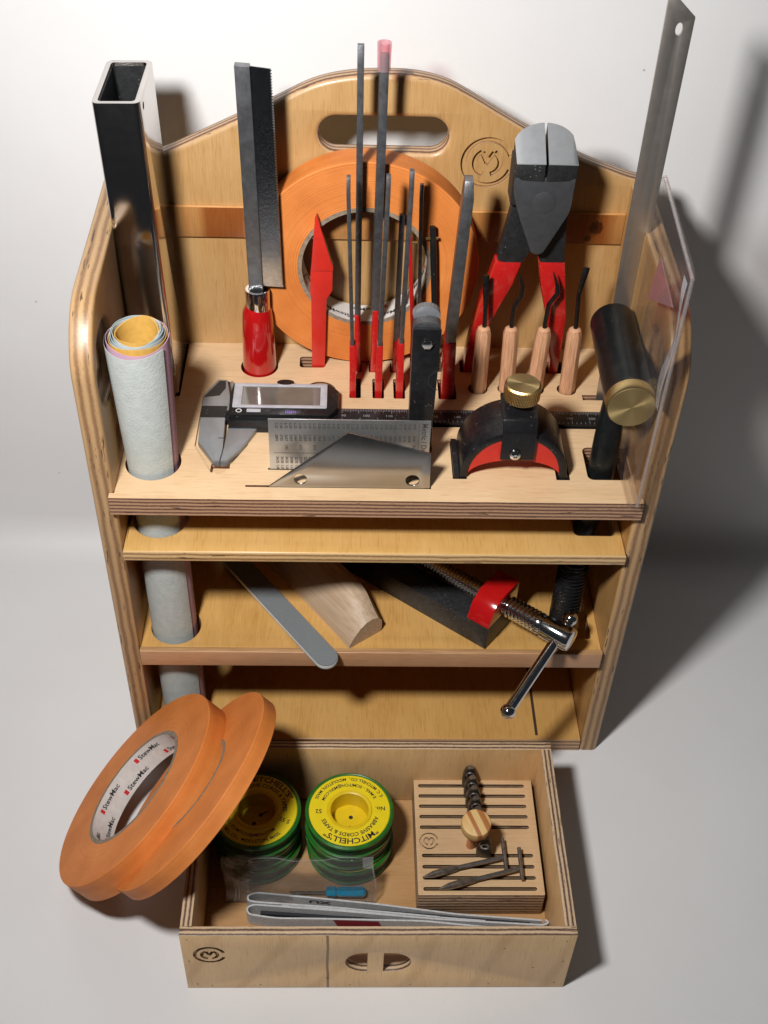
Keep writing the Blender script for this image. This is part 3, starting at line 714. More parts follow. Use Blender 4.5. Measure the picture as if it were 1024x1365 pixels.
m = MB(); m.lathe([(.0, 0), (.62, 0), (.62, .015), (.58, .03), (0, .03)], T=Matrix.Translation((8.5, 9.5, 35.0)) @ Matrix.Rotation(PI/2, 4, 'X')); obj('pivot', m, M_forged2, pl)

# ------------------------------------------------------------------ little bent tools
def dental(label, xb, xt, tips, flat_tip=False, yb=9.6):
    t = thing('bent_carving_tool', label, 'carving tool', (xb, yb, 21.8), group='wooden handled bent tools')
    m = MB(); d = Vector((xt - xb, 0, 27.2 - 22.3)); n = 8; vs = []
    for z, r in ((21.9, .50), (26.7, .46), (27.05, .36), (27.15, .2)):
        f = (z - 22.3) / 4.9
        for k in range(n):
            a = 2 * PI * (k + .5) / n; vs.append((xb + (xt - xb) * f + r * math.cos(a), yb + r * math.sin(a), z))
    fs = [(i*n+k, i*n+(k+1) % n, (i+1)*n+(k+1) % n, (i+1)*n+k) for i in range(3) for k in range(n)] + [tuple(range(n))[::-1], tuple(3*n+k for k in range(n))]
    m.add(vs, fs); hd = obj('handle', m, M_beech, t, .02)
    m = MB(); pts = [(xt, yb, 26.9), (xt, yb, 27.5)] + [(x, yb, z) for x, z in tips]
    sm_ = []
    for i in range(len(pts) - 1):
        a, b = Vector(pts[i]), Vector(pts[i+1]); sm_ += [a, a.lerp(b, .35), a.lerp(b, .65)]
    sm_.append(Vector(pts[-1])); rn = len(sm_)
    rad = [.13] * (rn - 4) + ([.15, .17, .19, .19] if flat_tip else [.12, .09, .06, .02])
    fl = [1.0] * (rn - 4) + ([.8, .5, .4, .35] if flat_tip else [1, .8, .7, .6])
    m.tube(sm_, rad, 10, fl, up=(0, 0, 1) if False else (0, 1, 0)); obj('bent_tip', m, M_black_steel_tip, t)
M_black_steel_tip = plain('blackened_tool_steel', (.05, .048, .046), .3, .9, var=.3, vs=4)
dental('leftmost wooden handled bent tool, its straight black tip before the plier handle', 6.08, 6.05, [(5.98, 28.9), (5.86, 30.5)], True)
dental('second wooden handled tool with a zigzag hook tip, between the plier handles on the left', 7.78, 7.60, [(7.62, 28.5), (7.95, 29.3), (7.93, 29.9), (7.66, 30.8)])
dental('third wooden handled tool with a sharp kinked point, half hidden behind the brass knob', 9.40, 9.50, [(9.55, 28.7), (9.93, 29.4), (9.88, 29.9), (9.55, 30.8)])
dental('rightmost wooden handled tool with a flat chisel tip, next to the hammer head', 11.38, 11.27, [(11.15, 29.4), (11.22, 30.0), (11.33, 31.1)], True)

# ------------------------------------------------------------------ feeler gauge / black clamp tool
fg = thing('feeler_gauge', 'upright black cased feeler gauge with knurled grey knob at its top', 'feeler gauge', (2.35, 4.2, 22))
lean = lambda x0, x1, z: None
def fprism(poly, y0, y1): 
    m = MB(); m.prism(poly, y0, y1, 'y'); return m
case = [(1.62, 22.1), (2.92, 22.1), (2.96, 25.1), (3.08, 31.0), (1.60, 31.0), (1.66, 25.1)]
obj('case_front', fprism(fillet(case, [0, 0, 0, .15, .15, 0]), 3.55, 3.72), M_blackcer, fg, .03)
obj('case_back', fprism(fillet(case, [0, 0, 0, .15, .15, 0]), 4.42, 4.55), M_blackcer, fg, .03)
m = MB()
for i in range(6):
    y = 3.76 + i * .108
    m.prism([(1.66, 22.3), (2.9, 22.3), (3.02, 30.6)] + arc(2.34, 31.0, .70, 0, 180, 14, .32) + [(1.62, 30.6)], y, y + .075, 'y')
obj('leaves', m, M_crownfile, fg)
m = MB(); pr_ = []
for k in range(60): pass
m.prism([(1.7, 30.6)] + [(2.98, 30.6)] + arc(2.34, 31.1, .68, 0, 180, 18, .56), 4.58, 5.05, 'y')
for k in range(26):
    a = PI * (k + .5) / 26; m.tube([(2.34 + (.69) * math.cos(a), 4.6, 31.1 + .57 * math.sin(a)), (2.34 + .69 * math.cos(a), 5.03, 31.1 + .57 * math.sin(a))], .03, 5)
obj('knurled_knob', m, M_jaw, fg)
m = MB(); m.lathe([(.34, 0), (.34, .12), (.28, .2), (0, .22)], T=Matrix.Translation((2.36, 3.55, 30.15)) @ Matrix.Rotation(PI/2, 4, 'X'), seg=6); obj('hex_nut', m, M_chrome, fg, .02)
m = MB(); A = arc(3.18, 27.8, .62, 100, 258, 16); m.add(*curve_mesh([stroke(A, .05)], .01, 0), T=frame((1,0,0), (0,0,1), (0, 3.54, 0))); obj('thumb_notch', m, M_ink, fg)
m = MB(); m.box((1.58, 3.5, 22.1), (2.95, 4.6, 25.05)); obj('lower_sleeve', m, M_black, fg, .04)

# ------------------------------------------------------------------ digital caliper
cl = thing('digital_caliper', 'digital caliper with grey jaws and a display, lying in its tray recess', 'caliper', (-2, 6.5, ZT))
CZ = 22.62
P2 = lambda q: [(p[0], p[1]) for p in q]
m = MB(); m.prism([(-9.95,4.05),(-9.0,2.45),(-8.62,2.4),(-8.52,3.4),(-8.62,6.7),(-8.4,7.0),(-8.5,8.2),(-8.75,9.72),(-9.3,9.75),(-10.02,8.3),(-10.05,6.8)], CZ, CZ + .42, 'z'); obj('fixed_jaw', m, M_jaw, cl, .05)
m = MB(); m.prism([(-8.49,3.4),(-8.59,2.4),(-8.2,2.45),(-7.55,3.4),(-6.75,5.2),(-8.4,5.25)], CZ, CZ + .42, 'z'); obj('moving_jaw', m, M_jaw, cl, .04)
m = MB(); m.prism([(-8.36,8.35),(-7.7,8.35),(-7.75,8.5),(-8.5,9.7),(-8.6,9.5)], CZ, CZ + .4, 'z'); obj('inside_jaw', m, M_jaw, cl, .04)
m = MB(); m.prism([(-10.04,6.15),(-8.60,6.15),(-8.56,7.2),(-10.02,7.2)], CZ + .42, CZ + .435, 'z'); m.prism([(-10.02, 8.0), (-9.85, 8.3), (-9.2, 9.6), (-8.85, 9.6), (-8.8, 8.9), (-9.1, 8.2)], CZ + .42, CZ + .432, 'z'); m.box((-8.85,4.3,CZ+.42),(-8.5,4.36,CZ+.43)); obj('jaw_marks', m, M_blackcer, cl)
m = MB(); m.box((-10.0, 6.02, CZ + .02), (13.3, 7.22, CZ + .36)); beam_ = obj('beam', m, M_blackcer, cl, .03)
m = MB()
for i in range(165):
    x = -2.0 + i * .0945; m.box((x, 7.14 - (.34 if i % 10 == 0 else .26 if i % 5 == 0 else .18), CZ + .36), (x + .03, 7.18, CZ + .366))
for i in range(12):
    if 4 + i > 3: m.text(str(90 + i * 10), .28, lambda x, y, i=i: (-1.9 + 1.3 * i + x, 6.55 + y, CZ + .366))
for i in range(60):
    x = -2.0 + i * .254; m.box((x, 6.06, CZ + .36), (x + .025, 6.06 + (.3 if i % 4 == 0 else .16), CZ + .366))
obj('graduations', m, M_jaw, beam_)
m = MB(); m.box((-8.38, 5.2, CZ), (-2.0, 6.0, CZ + .5)); m.prism(fillet([(-8.4, 6.0), (-2.75, 6.0), (-2.2, 6.8), (-2.2, 8.3), (-2.75, 8.95), (-8.3, 8.95), (-8.45, 8.0)], .12), CZ, CZ + .78, 'z'); dbody = obj('display_body', m, M_blackcer, cl, .05)
m = MB(); m.add(*curve_mesh([rect(-8.24, 6.62, -2.86, 8.86, .08), rect(-7.75, 6.85, -3.25, 8.6, .05)], .03, .012, CZ + .81)); obj('display_frame', m, M_silverplastic, dbody)
m = MB(); m.box((-7.74, 6.86, CZ + .76), (-3.26, 8.59, CZ + .792)); obj('display_window', m, M_lcd, dbody)
m = MB(); m.box((-7.4, 6.22, CZ + .78), (-6.6, 6.5, CZ + .83)); obj('button', m, M_silverplastic, dbody, .02)
m = MB(); m.text('mm', .42, lambda x, y: (-4.9 + x, 6.32 + y, CZ + .786)); obj('unit_lettering', m, M_purple, dbody)
m = MB(); m.add(*curve_mesh([circ(-7.85, 6.36, .17, 20), circ(-7.85, 6.36, .12, 20)], 0, 0, CZ + .786)); obj('zero_mark', m, M_white, dbody)
m = MB(); m.lathe([(0, 0), (.5, 0), (.5, .3), (0, .3)], T=Matrix.Translation((-5.3, 9.0, CZ + .55)) @ Matrix.Scale(.5, 4, (0, 1, 0)), seg=24); obj('thumb_roller', m, M_black, cl)

# ------------------------------------------------------------------ printed steel gauge and cam plate
gp = thing('printed_steel_gauge', 'thin steel gauge with rows of tiny printed numbers, upright behind the plain plate', 'gauge plate', (-1.5, 2.1, 22))
m = MB(); m.box((-5.86, 2.06, 21.9), (2.74, 2.13, 26.24)); gpp = obj('plate', m, M_sheetlt, gp, .01)
m = MB(); yy = 2.052
def rt(cx_, cz_): return lambda x, y: (cx_ + y, yy, cz_ - x)
m.text('Metric / Deci', .42, rt(2.42, 24.95))
for x in (2.12,): m.box((x, 2.05, 23.6), (x + .02, 2.06, 26.1))
hdr = ['mm', '.xxx', 'fract']
for z, hh in zip((25.85, 25.05, 24.35), hdr): m.text(hh, .25, rt(1.9, z))
val = .25
for i in range(29):
    x = 1.62 - i * .252
    m.text('%.2f' % val, .215, rt(x, 25.82)); m.text('.%04d' % int(val / 25.4 * 10000), .215, rt(x, 25.02))
    if i % 3 == 2: m.text(random.choice(['1/32', '1/16', '3/32', '1/8', '5/32', '3/16', '5/16']), .2, rt(x, 24.35))
    if i > 14: m.text('%.2f' % (val + 17.5), .215, rt(x, 23.45)); m.text('1.%02d' % (i + 2), .2, rt(x, 22.92))
    val += .25
m.box((-5.6, 2.05, 23.93), (2.1, 2.06, 23.95))
obj('printing', m, M_inkgrey, gpp)
cp = thing('pointed_steel_plate', 'plain steel plate with pointed top edge and two round holes, at tray front', 'steel plate', (-1.5, .68, 22))
pp = [(-6.05, 22.6), (-1.60, 26.55), (2.72, 25.18), (2.80, 22.1), (-6.05, 22.1)]
h1, h2 = circ(-4.15, 23.33, .35, 28), circ(1.83, 23.33, .38, 28)
m = MB(); m.add(*curve_mesh([pp, h1, h2], .055, .012), T=frame((1, 0, 0), (0, 0, 1), (0, .68, 0))); obj('plate', m, M_sheet, cp)

# ------------------------------------------------------------------ arched clamp tool
sa = thing('arched_clamp', 'black arched clamp tool with a red crescent insert and a knurled brass knob', 'clamp tool', (7.4, 3, 22))
ACX = 7.36
def archpts(rx, rz, zc, n=28, a0=0, a1=180): return [(ACX + rx * math.cos(R_(a0 + (a1 - a0) * i / n)), zc + rz * math.sin(R_(a0 + (a1 - a0) * i / n))) for i in range(n + 1)]
outer = [(10.62, 22.2)] + archpts(2.95, 2.75, 23.3) + [(4.12, 22.2)]
outer = [(10.45, 22.2), (10.45, 22.7)] + archpts(2.92, 2.95, 23.0) + [(4.32, 22.7), (4.32, 22.2)]
inner = [(4.95, 22.2), (4.85, 22.75)] + archpts(2.48, 2.52, 23.0)[::-1] + [(9.95, 22.75), (9.85, 22.2)]
m = MB(); m.add(*curve_mesh([outer + inner], 1.5, .05), T=frame((1, 0, 0), (0, 0, 1), (0, 3.05, 0))); obj('arch', m, M_black, sa)
m = MB(); m.add(*curve_mesh([rect(4.12, 22.2, 4.42, 23.0)], 1.55, .03), T=frame((1, 0, 0), (0, 0, 1), (0, 3.05, 0))); obj('foot', m, M_black, sa)
cres = archpts(2.46, 2.50, 23.0, 28, 4, 176) + archpts(2.55, 1.15, 22.9, 28, 176, 4)
m = MB(); m.add(*curve_mesh([cres], .6, .04), T=frame((1, 0, 0), (0, 0, 1), (0, 2.2, 0))); obj('red_insert', m, M_redplastic, sa)
m = MB(); st = [(1.36, 24.2), (1.36, 26.1), (1.7, 26.75), (3.9, 26.85), (3.9, 26.6), (1.85, 26.5), (1.52, 26.0), (1.52, 24.2)]
m.prism(fillet(st, .12, 4), 6.5, 8.30, 'x'); obj('bracket', m, M_blackcer, sa, .04)
m = MB(); m.tube([(7.45, 2.9, 25.8), (7.45, 2.9, 28)], .17, 16); obj('screw_rod', m, M_brass, sa)
m = MB(); m.lathe([(0, 0), (.82, 0), (.93, .08), (.93, .92), (.86, 1.0), (0, 1.0)], (7.48, 2.9, 27.2), seg=64)
bk_ = obj('brass_knob', m, M_brassz, sa)
m = MB()
for s_ in (1, -1):
    for k in range(40):
        a = 2 * PI * k / 40; b = a + s_ * .35
        m.tube([(7.48 + .935*math.cos(a), 2.9 + .935*math.sin(a), 27.3), (7.48 + .955*math.cos((a+b)/2), 2.9 + .955*math.sin((a+b)/2), 27.7), (7.48 + .935*math.cos(b), 2.9 + .935*math.sin(b), 28.1)], .03, 4)
obj('knurling', m, M_brassdull, bk_)
m = MB(); m.lathe([(.33, 0), (.33, .04), (.27, .15), (.12, .2), (.1, .14), (0, .14)], T=Matrix.Translation((7.27, 1.36, 24.62)) @ Matrix.Rotation(PI/2, 4, 'X'), seg=28); obj('screw', m, M_chrome, sa)

# ------------------------------------------------------------------ hammer
hm = thing('fretting_hammer', 'hammer with a thick black cylindrical head and a brass face, standing at the front right', 'hammer', (12.3, 2.2, 10))
ax = Vector((-.26, -7.9, 0)).normalized(); 
T = Matrix.Translation((12.80, 7.7, 28.94)) @ ax.to_track_quat('Z', 'Y').to_matrix().to_4x4()
m = MB(); m.lathe([(0, 0), (1.12, 0), (1.22, .12), (1.24, .3), (1.24, 6.95)], T=T, seg=56); hh_ = obj('head', m, M_blackrub, hm)
m = MB(); m.lathe([(1.20, 6.95), (1.25, 6.98), (1.25, 7.62), (1.18, 7.72), (0, 7.72)], T=T, seg=56); obj('brass_face', m, M_brassy, hh_)
m = MB(); m.tube([(12.75, 4.1, 28.4), (12.65, 3.6, 26.5), (12.5, 2.95, 24.5), (12.4, 2.6, 22.75), (12.15, 2.45, 18.8), (11.9, 2.35, 15)], [.55, .62, .74, .74, .70, .62], 20, .85); obj('handle', m, M_blackrub, hm)
m = MB(); 
gp_ = [(11.9, 2.35, 15.6), (11.8, 2.3, 14), (11.75, 2.3, 12), (11.75, 2.3, 10.6)]
m.tube(gp_, [.7, .8, .82, .7], 18)
for i in range(16):
    z = 15.3 - i * .3; m.tube([(11.85 + .84 * math.cos(a_), 2.3 + .84 * math.sin(a_), z + .05*math.sin(a_*3)) for a_ in [2*PI*k/16 for k in range(17)]], .07, 5)
obj('ribbed_grip', m, M_black, hm)

# ------------------------------------------------------------------ steel rule
q = [(12.86,9.00,45.71),(13.08,9.00,45.99),(14.28,9.00,44.93),(12.99,9.00,29.44),(14.18,9.00,29.07)]
ru = thing('steel_rule', 'long thin stainless steel rule with a cut corner and hanging hole, leaning right', 'steel ruler', (13.3, 9, 22))
bl = (13.0 - (q[0][0]-q[3][0]) * .35, 22.0); 
d0 = ((q[0][0]-q[3][0]) / (q[0][2]-q[3][2]))
xl = lambda z: q[3][0] + d0 * (z - q[3][2])
wr = 1.16
hz = [(13.62,9.00,44.36)][0]
poly = [(xl(22), 22), (xl(22) + wr, 22), (q[2][0], q[2][2]), (q[1][0], q[1][2]), (q[0][0], q[0][2])]
m = MB(); m.add(*curve_mesh([poly, arc(hz[0], hz[2], .17, 0, 360, 20, .3)[:-1]], .07, .012), T=frame((1, 0, 0), (0, 0, 1), (0, 9, 0)))
obj('blade', m, M_rule, ru)

# ------------------------------------------------------------------ acrylic templates
aq = thing('acrylic_template', 'large clear acrylic sheet leaning along the right side panel', 'acrylic sheet', (13.7, 3, 22.8))
sh = [(-.85, 22.95), (-.98, 37.0), (-.75, 37.25), (6.6, 38.1), (7.3, 37.6), (7.3, 22.95)]
m = MB(); m.prism(fillet(sh, .2, 4), 13.60, 13.86, 'x'); obj('sheet', m, [M_acryl], aq)
m = MB()
for a, b in (((-.86, 23.0), (-.99, 37.0)), ((-.99, 37.0), (6.6, 38.1))):
    m.tube([(13.73, a[0] - .01, a[1]), (13.73, b[0], b[1])], .10, 8)
obj('polished_edge', m, M_acryledge, aq)
m = MB(); m.grid(lambda u, v: (13.57 - .06 * math.sin(u * 9), -1.0 + (.55 + .3 * math.sin(u * 7)) * v, 29.5 + 7.3 * u), 20, 3); obj('film_edge', m, M_bluefilm, aq)
aw = thing('pointed_acrylic_template', 'smaller clear acrylic piece with a house shaped point inside the large sheet', 'acrylic sheet', (13.3, 4, 22.8))
hq = [(13.30,3.39,32.28),(13.30,2.46,36.07),(13.30,-1.02,36.01),(13.30,-1.00,35.52),(13.30,3.18,33.30),(13.30,1.26,35.62)]
pz = lambda i: (hq[i][1], hq[i][2])
m = MB(); m.prism([(pz(0)[0], 23), pz(0), pz(1), pz(2), (pz(2)[0], 23)], 13.18, 13.42, 'x'); obj('sheet', m, M_acryl, aw, .03)
m = MB(); m.prism([pz(4), pz(1), pz(3)], 13.10, 13.16, 'x'); obj('red_tip', m, M_pinktip, aw)

# ------------------------------------------------------------------ lower shelf: emery board, sanding block, clamp
def plank(pts, z0, t): pass
eb = thing('emery_board', 'long grey emery board with white edges and a rounded end, lying over the shelf lip', 'sanding stick', (-4, 2, 10.3))
d = Vector((-2.25 + 8.17, -1.72 - 6.24)).normalized(); nn = Vector((-d.y, d.x)); e0 = Vector((-10.05, 8.74)); Ln = 12.85; hwid = .70
def eb_poly(hw2, ln):
    c0 = e0; pts = [c0 - nn * hw2, c0 + d * (ln - hw2) - nn * hw2]
    c = c0 + d * (ln - hw2)
    for k in range(1, 12):
        a = -PI/2 + PI * k / 12; pts.append(c + d * math.cos(a) * hw2 + nn * math.sin(a) * hw2)
    pts += [c0 + d * (ln - hw2) + nn * hw2, c0 + nn * hw2]; return [tuple(p) for p in pts]
m = MB(); m.prism(eb_poly(hwid, Ln), 10.62, 10.70, 'z'); obj('grit_layer', m, M_greyemery, eb)
m = MB(); m.prism(eb_poly(hwid + .02, Ln + .02), 10.42, 10.615, 'z'); obj('foam_core', m, M_emeryedge, eb)
m = MB(); m.prism(eb_poly(hwid, Ln), 10.34, 10.415, 'z'); obj('grit_layer', m, M_greyemery, eb)
sb = thing('sanding_block', 'pale wooden sanding block with a curved end profile, beside the grey emery board', 'wood block', (-1.4, .1, 10.1))
u3 = Vector((-.60, .80, 0)); v3 = Vector((.72, .69, 0)).normalized(); v3 = Vector((.80, .60, 0))
prof_ = [(0, 0), (2.35, 0), (2.5, .25), (2.5, .9), (2.2, 1.35), (1.75, 1.5), (1.3, 1.45), (.85, 1.2), (.4, .75), (.1, .3)]
T = frame(v3, (0, 0, 1), (-1.42, .12, 10.1))
# local x across, y up, z along -length
m = MB(); n = len(prof_); secs = ((0, 1, 1, 0), (.35, 1.02, 1.12, .0), (.9, 1.05, 1.35, .02), (1.6, 1.1, 1.6, .04), (2.4, 1.12, 1.72, .05), (9.5, 1.12, 1.75, .05))
vs = []
for L_, fx, fz, sh_ in secs: vs += [tuple(Vector((-1.42, .12, 10.1)) + v3 * (p * fx + sh_) + Vector((0, 0, q_ * fz)) + u3 * L_) for p, q_ in prof_]
fs = [tuple(range(n)), tuple(range((len(secs)-1)*n, len(secs)*n))[::-1]] + [(k*n+i, k*n+n+i, k*n+n+(i+1) % n, k*n+(i+1) % n) for k in range(len(secs)-1) for i in range(n)]
m.add(vs, fs)
def maple():
    m = N('pale_maple'); tc = m.n('ShaderNodeTexCoord'); mp = m.n('ShaderNodeMapping', vector_type='TEXTURE')
    mp.inputs['Rotation'].default_value = (0, 0, R_(126.9)); mp.inputs['Scale'].default_value = (.06, .0022, .0022); m.l(tc.outputs['Object'], mp.inputs[0])
    g = m.noise(mp.outputs[0], 1.2, 4, .6)
    m.l(m.ramp(g, [(.3, SC(.62, 200, 168, 134)), (.7, SC(.66, 222, 196, 166))]), m.b.inputs['Base Color']); m.set(Roughness=.55); m.bump(g, .2, .0002); return m.m
M_maple = maple()
o = obj('block', m, M_maple, sb)

cj = thing('fret_clamp', 'black clamp with red jaw, chrome screw and tommy bar on the lower shelf', 'screw clamp', (5, 3, 10.1))
B = Vector((6.85, .12, 10.1)); cu_ = Vector((.788, -.616, 0)); cv = Vector((.616, .788, 0)); cz = Vector((0, 0, 1))
T = Matrix((cu_, cv, cz)).transposed().to_4x4(); T.translation = B
m = MB(); m.box((-11.5, 0, 0), (-1.35, 1.75, 1.7), T); obj('spine', m, M_bar, cj, .05)
m = MB(); m.prism([(0, 0), (0, 1.89), (3.1, 1.89), (3.1, 0)], -1.45, 0, 'x', T); obj('jaw_base', m, M_bar, cj, .05)
m = MB(); m.prism([(-.04, 1.9), (.4, 3.0), (1.15, 3.5), (3.2, 3.5), (3.2, 1.9)], -1.5, .05, 'x', T); obj('red_jaw', m, M_redgloss, cj, .06)
def along(prof__, name, mat, v=2.0, z=2.3, seg=32):
    TT = T @ Matrix.Translation((0, v, z)) @ Matrix.Rotation(PI/2, 4, 'Y')
    m = MB(); m.lathe(prof__, T=TT, seg=seg); return obj(name, m, mat, cj)
th = []
for i in range(36): th += [(.40, -9.5 + i * .23), (.57, -9.5 + i * .23 + .09), (.57, -9.5 + i * .23 + .13)]
along(th, 'thread', M_chrome)
rg = [(.52, .0)]
for i in range(9): rg += [(.54, .15 + i * .26), (.68, .2 + i * .26), (.68, .31 + i * .26)]
rg += [(.62, 2.6)]
along(rg, 'ridged_sleeve', M_chrome)
along([(.6, 2.6), (.74, 2.7), (.77, 4.35), (.68, 4.55), (.4, 4.62), (0, 4.62)], 'screw_head', M_chrome)
Hc = B + cu_ * 3.75 + cv * 2.0 + cz * 2.3; lo_ = Vector((7.84, -4.48, 10.0)); dv = (lo_ - Hc).normalized(); up_ = Hc - dv * 1.15
m = MB(); m.tube([up_, Hc, lo_], .33, 20); obj('tommy_bar', m, M_chrome, cj)
for p in (up_, lo_):
    m = MB(); m.lathe([(.46 * math.sin(R_(a)), -.46 * math.cos(R_(a))) for a in range(0, 181, 12)], T=Matrix.Translation(p), seg=28); obj('ball_end', m, M_chrome, cj)

# ------------------------------------------------------------------ spools of abrasive cord in the drawer
def spool(label, x, y, z0, rot, top_visible, num='52', H=1.35):
    t = thing('cord_spool', label, 'cord spool', (x, y, z0), (0, 0, R_(rot)), group='green and yellow cord spools')
    m = MB(); m.lathe([(1.16, .04), (2.45, .04), (2.58, .12), (2.6, .3), (2.50, .36), (2.46, .4), (2.46, H-.4), (2.52, H-.36), (2.62, H-.28), (2.62, H-.1), (2.5, H-.02), (2.42, H-.06), (1.16, H-.06), (1.16, .04)], seg=72, cap=False); obj('green_flanges', m, M_green, t, local=True)
    m = MB(); m.lathe([(2.47, .42), (2.53, .5), (2.53, H-.5), (2.47, H-.42)], seg=72, cap=False); obj('wound_cord', m, M_greencord, t, local=True)
    m = MB(); m.lathe([(1.32, H-.055), (1.36, H-.02), (2.36, H-.02), (2.40, H-.055)], seg=72, cap=False); lf_ = obj('label_face', m, M_yellow, t, local=True)
    m = MB(); m.lathe([(1.36, H-.04), (1.30, H+.03), (1.22, H+.03), (1.12, H-.02), (1.10, .12), (0, .10)], seg=56, cap=False); hb_ = obj('hub', m, M_yellowin, t, local=True)
    if top_visible:
        m = MB(); zt = H - .012
        def up(r, s_, rr, size, width=None, a_c=90):
            m.text(s_, size, lambda x, y: ((rr + y) * math.cos(R_(a_c) - x / rr), (rr + y) * math.sin(R_(a_c) - x / rr), zt), width=width)
        def dn(s_, rr, size, width=None):
            m.text(s_, size, lambda x, y: ((rr - y) * math.cos(-PI/2 + x / rr), (rr - y) * math.sin(-PI/2 + x / rr), zt), width=width)
        up(0, '"MITCHELL\'S"', 2.08, .50, 3.3); up(0, 'ABRASIVE CORDS & TAPES', 1.66, .34, 4.1)
        dn('E. C. MITCHELL CO.,  MIDDLETON, MASS.', 2.12, .28, 5.0); dn('E-MAIL - ECMITCH@MSN.COM', 1.72, .27, 3.9)
        for s_, xx in (('No.', -1.82), (num, 1.82)):
            m.text(s_, .38, lambda x, y, xx=xx: (xx + x, y, zt))
        obj('lettering', m, M_ink, lf_, local=True)
        m = MB(); m.lathe([(0, .11), (.13, .11)], (-.1, -.25, 0), seg=16, cap=False); m.lathe([(0, .112), (.13, .112)], (.0, .45, 0), seg=16, cap=False); m.tube([(0, .45, .13), (.25, .8, .13)], .04, 6)
        obj('hub_holes', m, M_ink, hb_, local=True)
    return t
spool('bottom spool of the right stack, mostly hidden behind the clear bag', -1.25, -7.75, .61, 160, False)
spool('middle spool of the right stack, only its dark green rim showing', -1.34, -7.6, 1.97, 185, False)
spool('bright yellow spool on top of the right stack, its black lettering upside down', -1.30, -7.66, 3.33, 183, True)
spool('lowest spool of the shaded left stack under the tape rolls', -6.75, -7.7, .61, 40, False)
spool('second spool of the shaded left stack, under the half lit one', -6.85, -7.62, 1.97, 80, False)
spool('spool on top of the left stack, half shaded by the orange tape rolls', -6.78, -7.66, 3.33, -24, True, '55 S')

# ------------------------------------------------------------------ zip bag with screwdriver
bg = thing('zip_bag', 'clear crumpled zip bag holding the blue screwdriver, propped against the spools', 'plastic bag', (-4, -11.1, .62))
def bagf(off):
    def f(u, v):
        x = -8.55 + 8.75 * u; x += .12 * math.sin(v * 5)
        wv_ = .10 * math.sin(u * 13 + v * 4) + .06 * math.sin(u * 29 - v * 9) + .05 * math.sin(v * 17 + u * 5)
        y = -11.38 + .62 * v ** 2 * 1.2 + off * (1 - v * .7) + wv_ * .5
        z = .68 + (3.75 - .35 * u * (1 - u) * 2 + .12 * math.sin(u * 8)) * v ** .9
        if v < .02: y = -11.32; z = .66
        return (x, y, z)
    return f
m = MB(); m.grid(bagf(-.12), 60, 24); obj('front_film', m, M_bag, bg)
m = MB(); m.grid(bagf(.35), 60, 24); obj('back_film', m, M_bag, bg)
m = MB(); f_ = bagf(-.15); m.grid(lambda u, v: f_(.058 + u * .016, v), 2, 24); m.grid(lambda u, v: f_(.084 + u * .008, v), 2, 24); obj('zip_seal', m, M_bagseal, bg)
m = MB(); m.grid(lambda u, v: f_(.93 + .07 * u * (1 - v * .2), .78 + v * .22), 4, 4); m.grid(lambda u, v: f_(u, .985 + .015 * v), 50, 1); m.grid(lambda u, v: f_(.99 + .01 * u, v), 1, 24); m.grid(lambda u, v: f_(u, v * .02), 50, 1); obj('film_folds', m, M_bagseal, bg)
sd = thing('mini_screwdriver', 'tiny screwdriver with a clear blue handle inside the zip bag', 'screwdriver', (-2, -11.05, 1.0))
m = MB(); m.tube([(-4.55, -11.0, 1.12), (-2.6, -11.0, 1.15)], [.07, .075], 10); m.tube([(-4.75, -11.0, 1.12), (-4.5, -11.0, 1.12)], [.13, .09], 10, .5); obj('shaft', m, M_chrome, sd)
m = MB(); m.tube([(-2.65, -11, 1.15), (-2.55, -11, 1.15), (-2.1, -11, 1.15), (-2.0, -11, 1.15), (-1.9, -11, 1.15), (-.45, -11, 1.15), (-.3, -11, 1.15)], [.2, .32, .32, .22, .3, .32, .2], 6); obj('handle', m, M_bluehandle, sd)

# ------------------------------------------------------------------ folded elastic strap
es = thing('elastic_strap', 'folded grey elastic strap with a maroon patch lying along the drawer front', 'strap', (1, -12.6, .62))
def ribbon(path, z0, z1, name, mat, th=.10, zlean=0):
    P = fillet(path, .5, 5, False); pl_ = stroke(P, th)
    m = MB(); m.add(*curve_mesh([pl_], (z1 - z0) / 2, 0, (z0 + z1) / 2)); return obj(name, m, mat, es)
ribbon([(9.9, -13.0), (5, -12.62), (.5, -12.0), (-3, -11.62), (-6.7, -11.25), (-7.2, -11.45), (-7.15, -11.75), (-6.7, -11.85), (-2, -12.2), (4, -12.8)], .66, 1.55, 'outer_loop', M_strap)
ribbon([(9.2, -13.0), (5, -12.72), (-1, -12.2), (-6.9, -11.98)], .66, 1.35, 'dark_lining', M_strapdk, .16)
ribbon([(10.05, -13.05), (10.25, -13.22), (9.9, -13.38), (4, -13.02), (-2.0, -12.48), (-6.8, -12.1), (-7.2, -12.3), (-7.05, -12.7), (-5.5, -12.95), (-3, -12.98), (3, -13.12), (7.6, -13.6)], .66, 1.72, 'front_loop', M_strap)
ribbon([(6.6, -13.0), (2, -12.62), (-1.5, -12.32), (-4.8, -12.02), (-5.3, -12.1), (-5.0, -12.22), (-1, -12.5)], .7, 1.5, 'inner_loop', M_strap, .08)
ribbon([(-6.4, -12.35), (-2, -12.68), (3, -12.95)], .66, 1.3, 'dark_lining', M_strapdk, .2)
ribbon([(-8.2, -13.5), (-3, -13.35), (3, -13.5), (7.7, -13.9)], .66, 1.1, 'under_layer', M_strap)
m = MB(); m.grid(lambda u, v: (-1.9 + 2.6 * u - v * .3, -13.065 - .1 * u, .9 + .82 * v), 4, 1); obj('maroon_patch', m, M_maroon, es)
m = MB(); m.text('XU', .5, lambda x, y: (-3.0 - x * 1.8, -11.70 + .105 * (x * 1.8), 1.25 - y * .8)); obj('print_marks', m, M_ink, es)

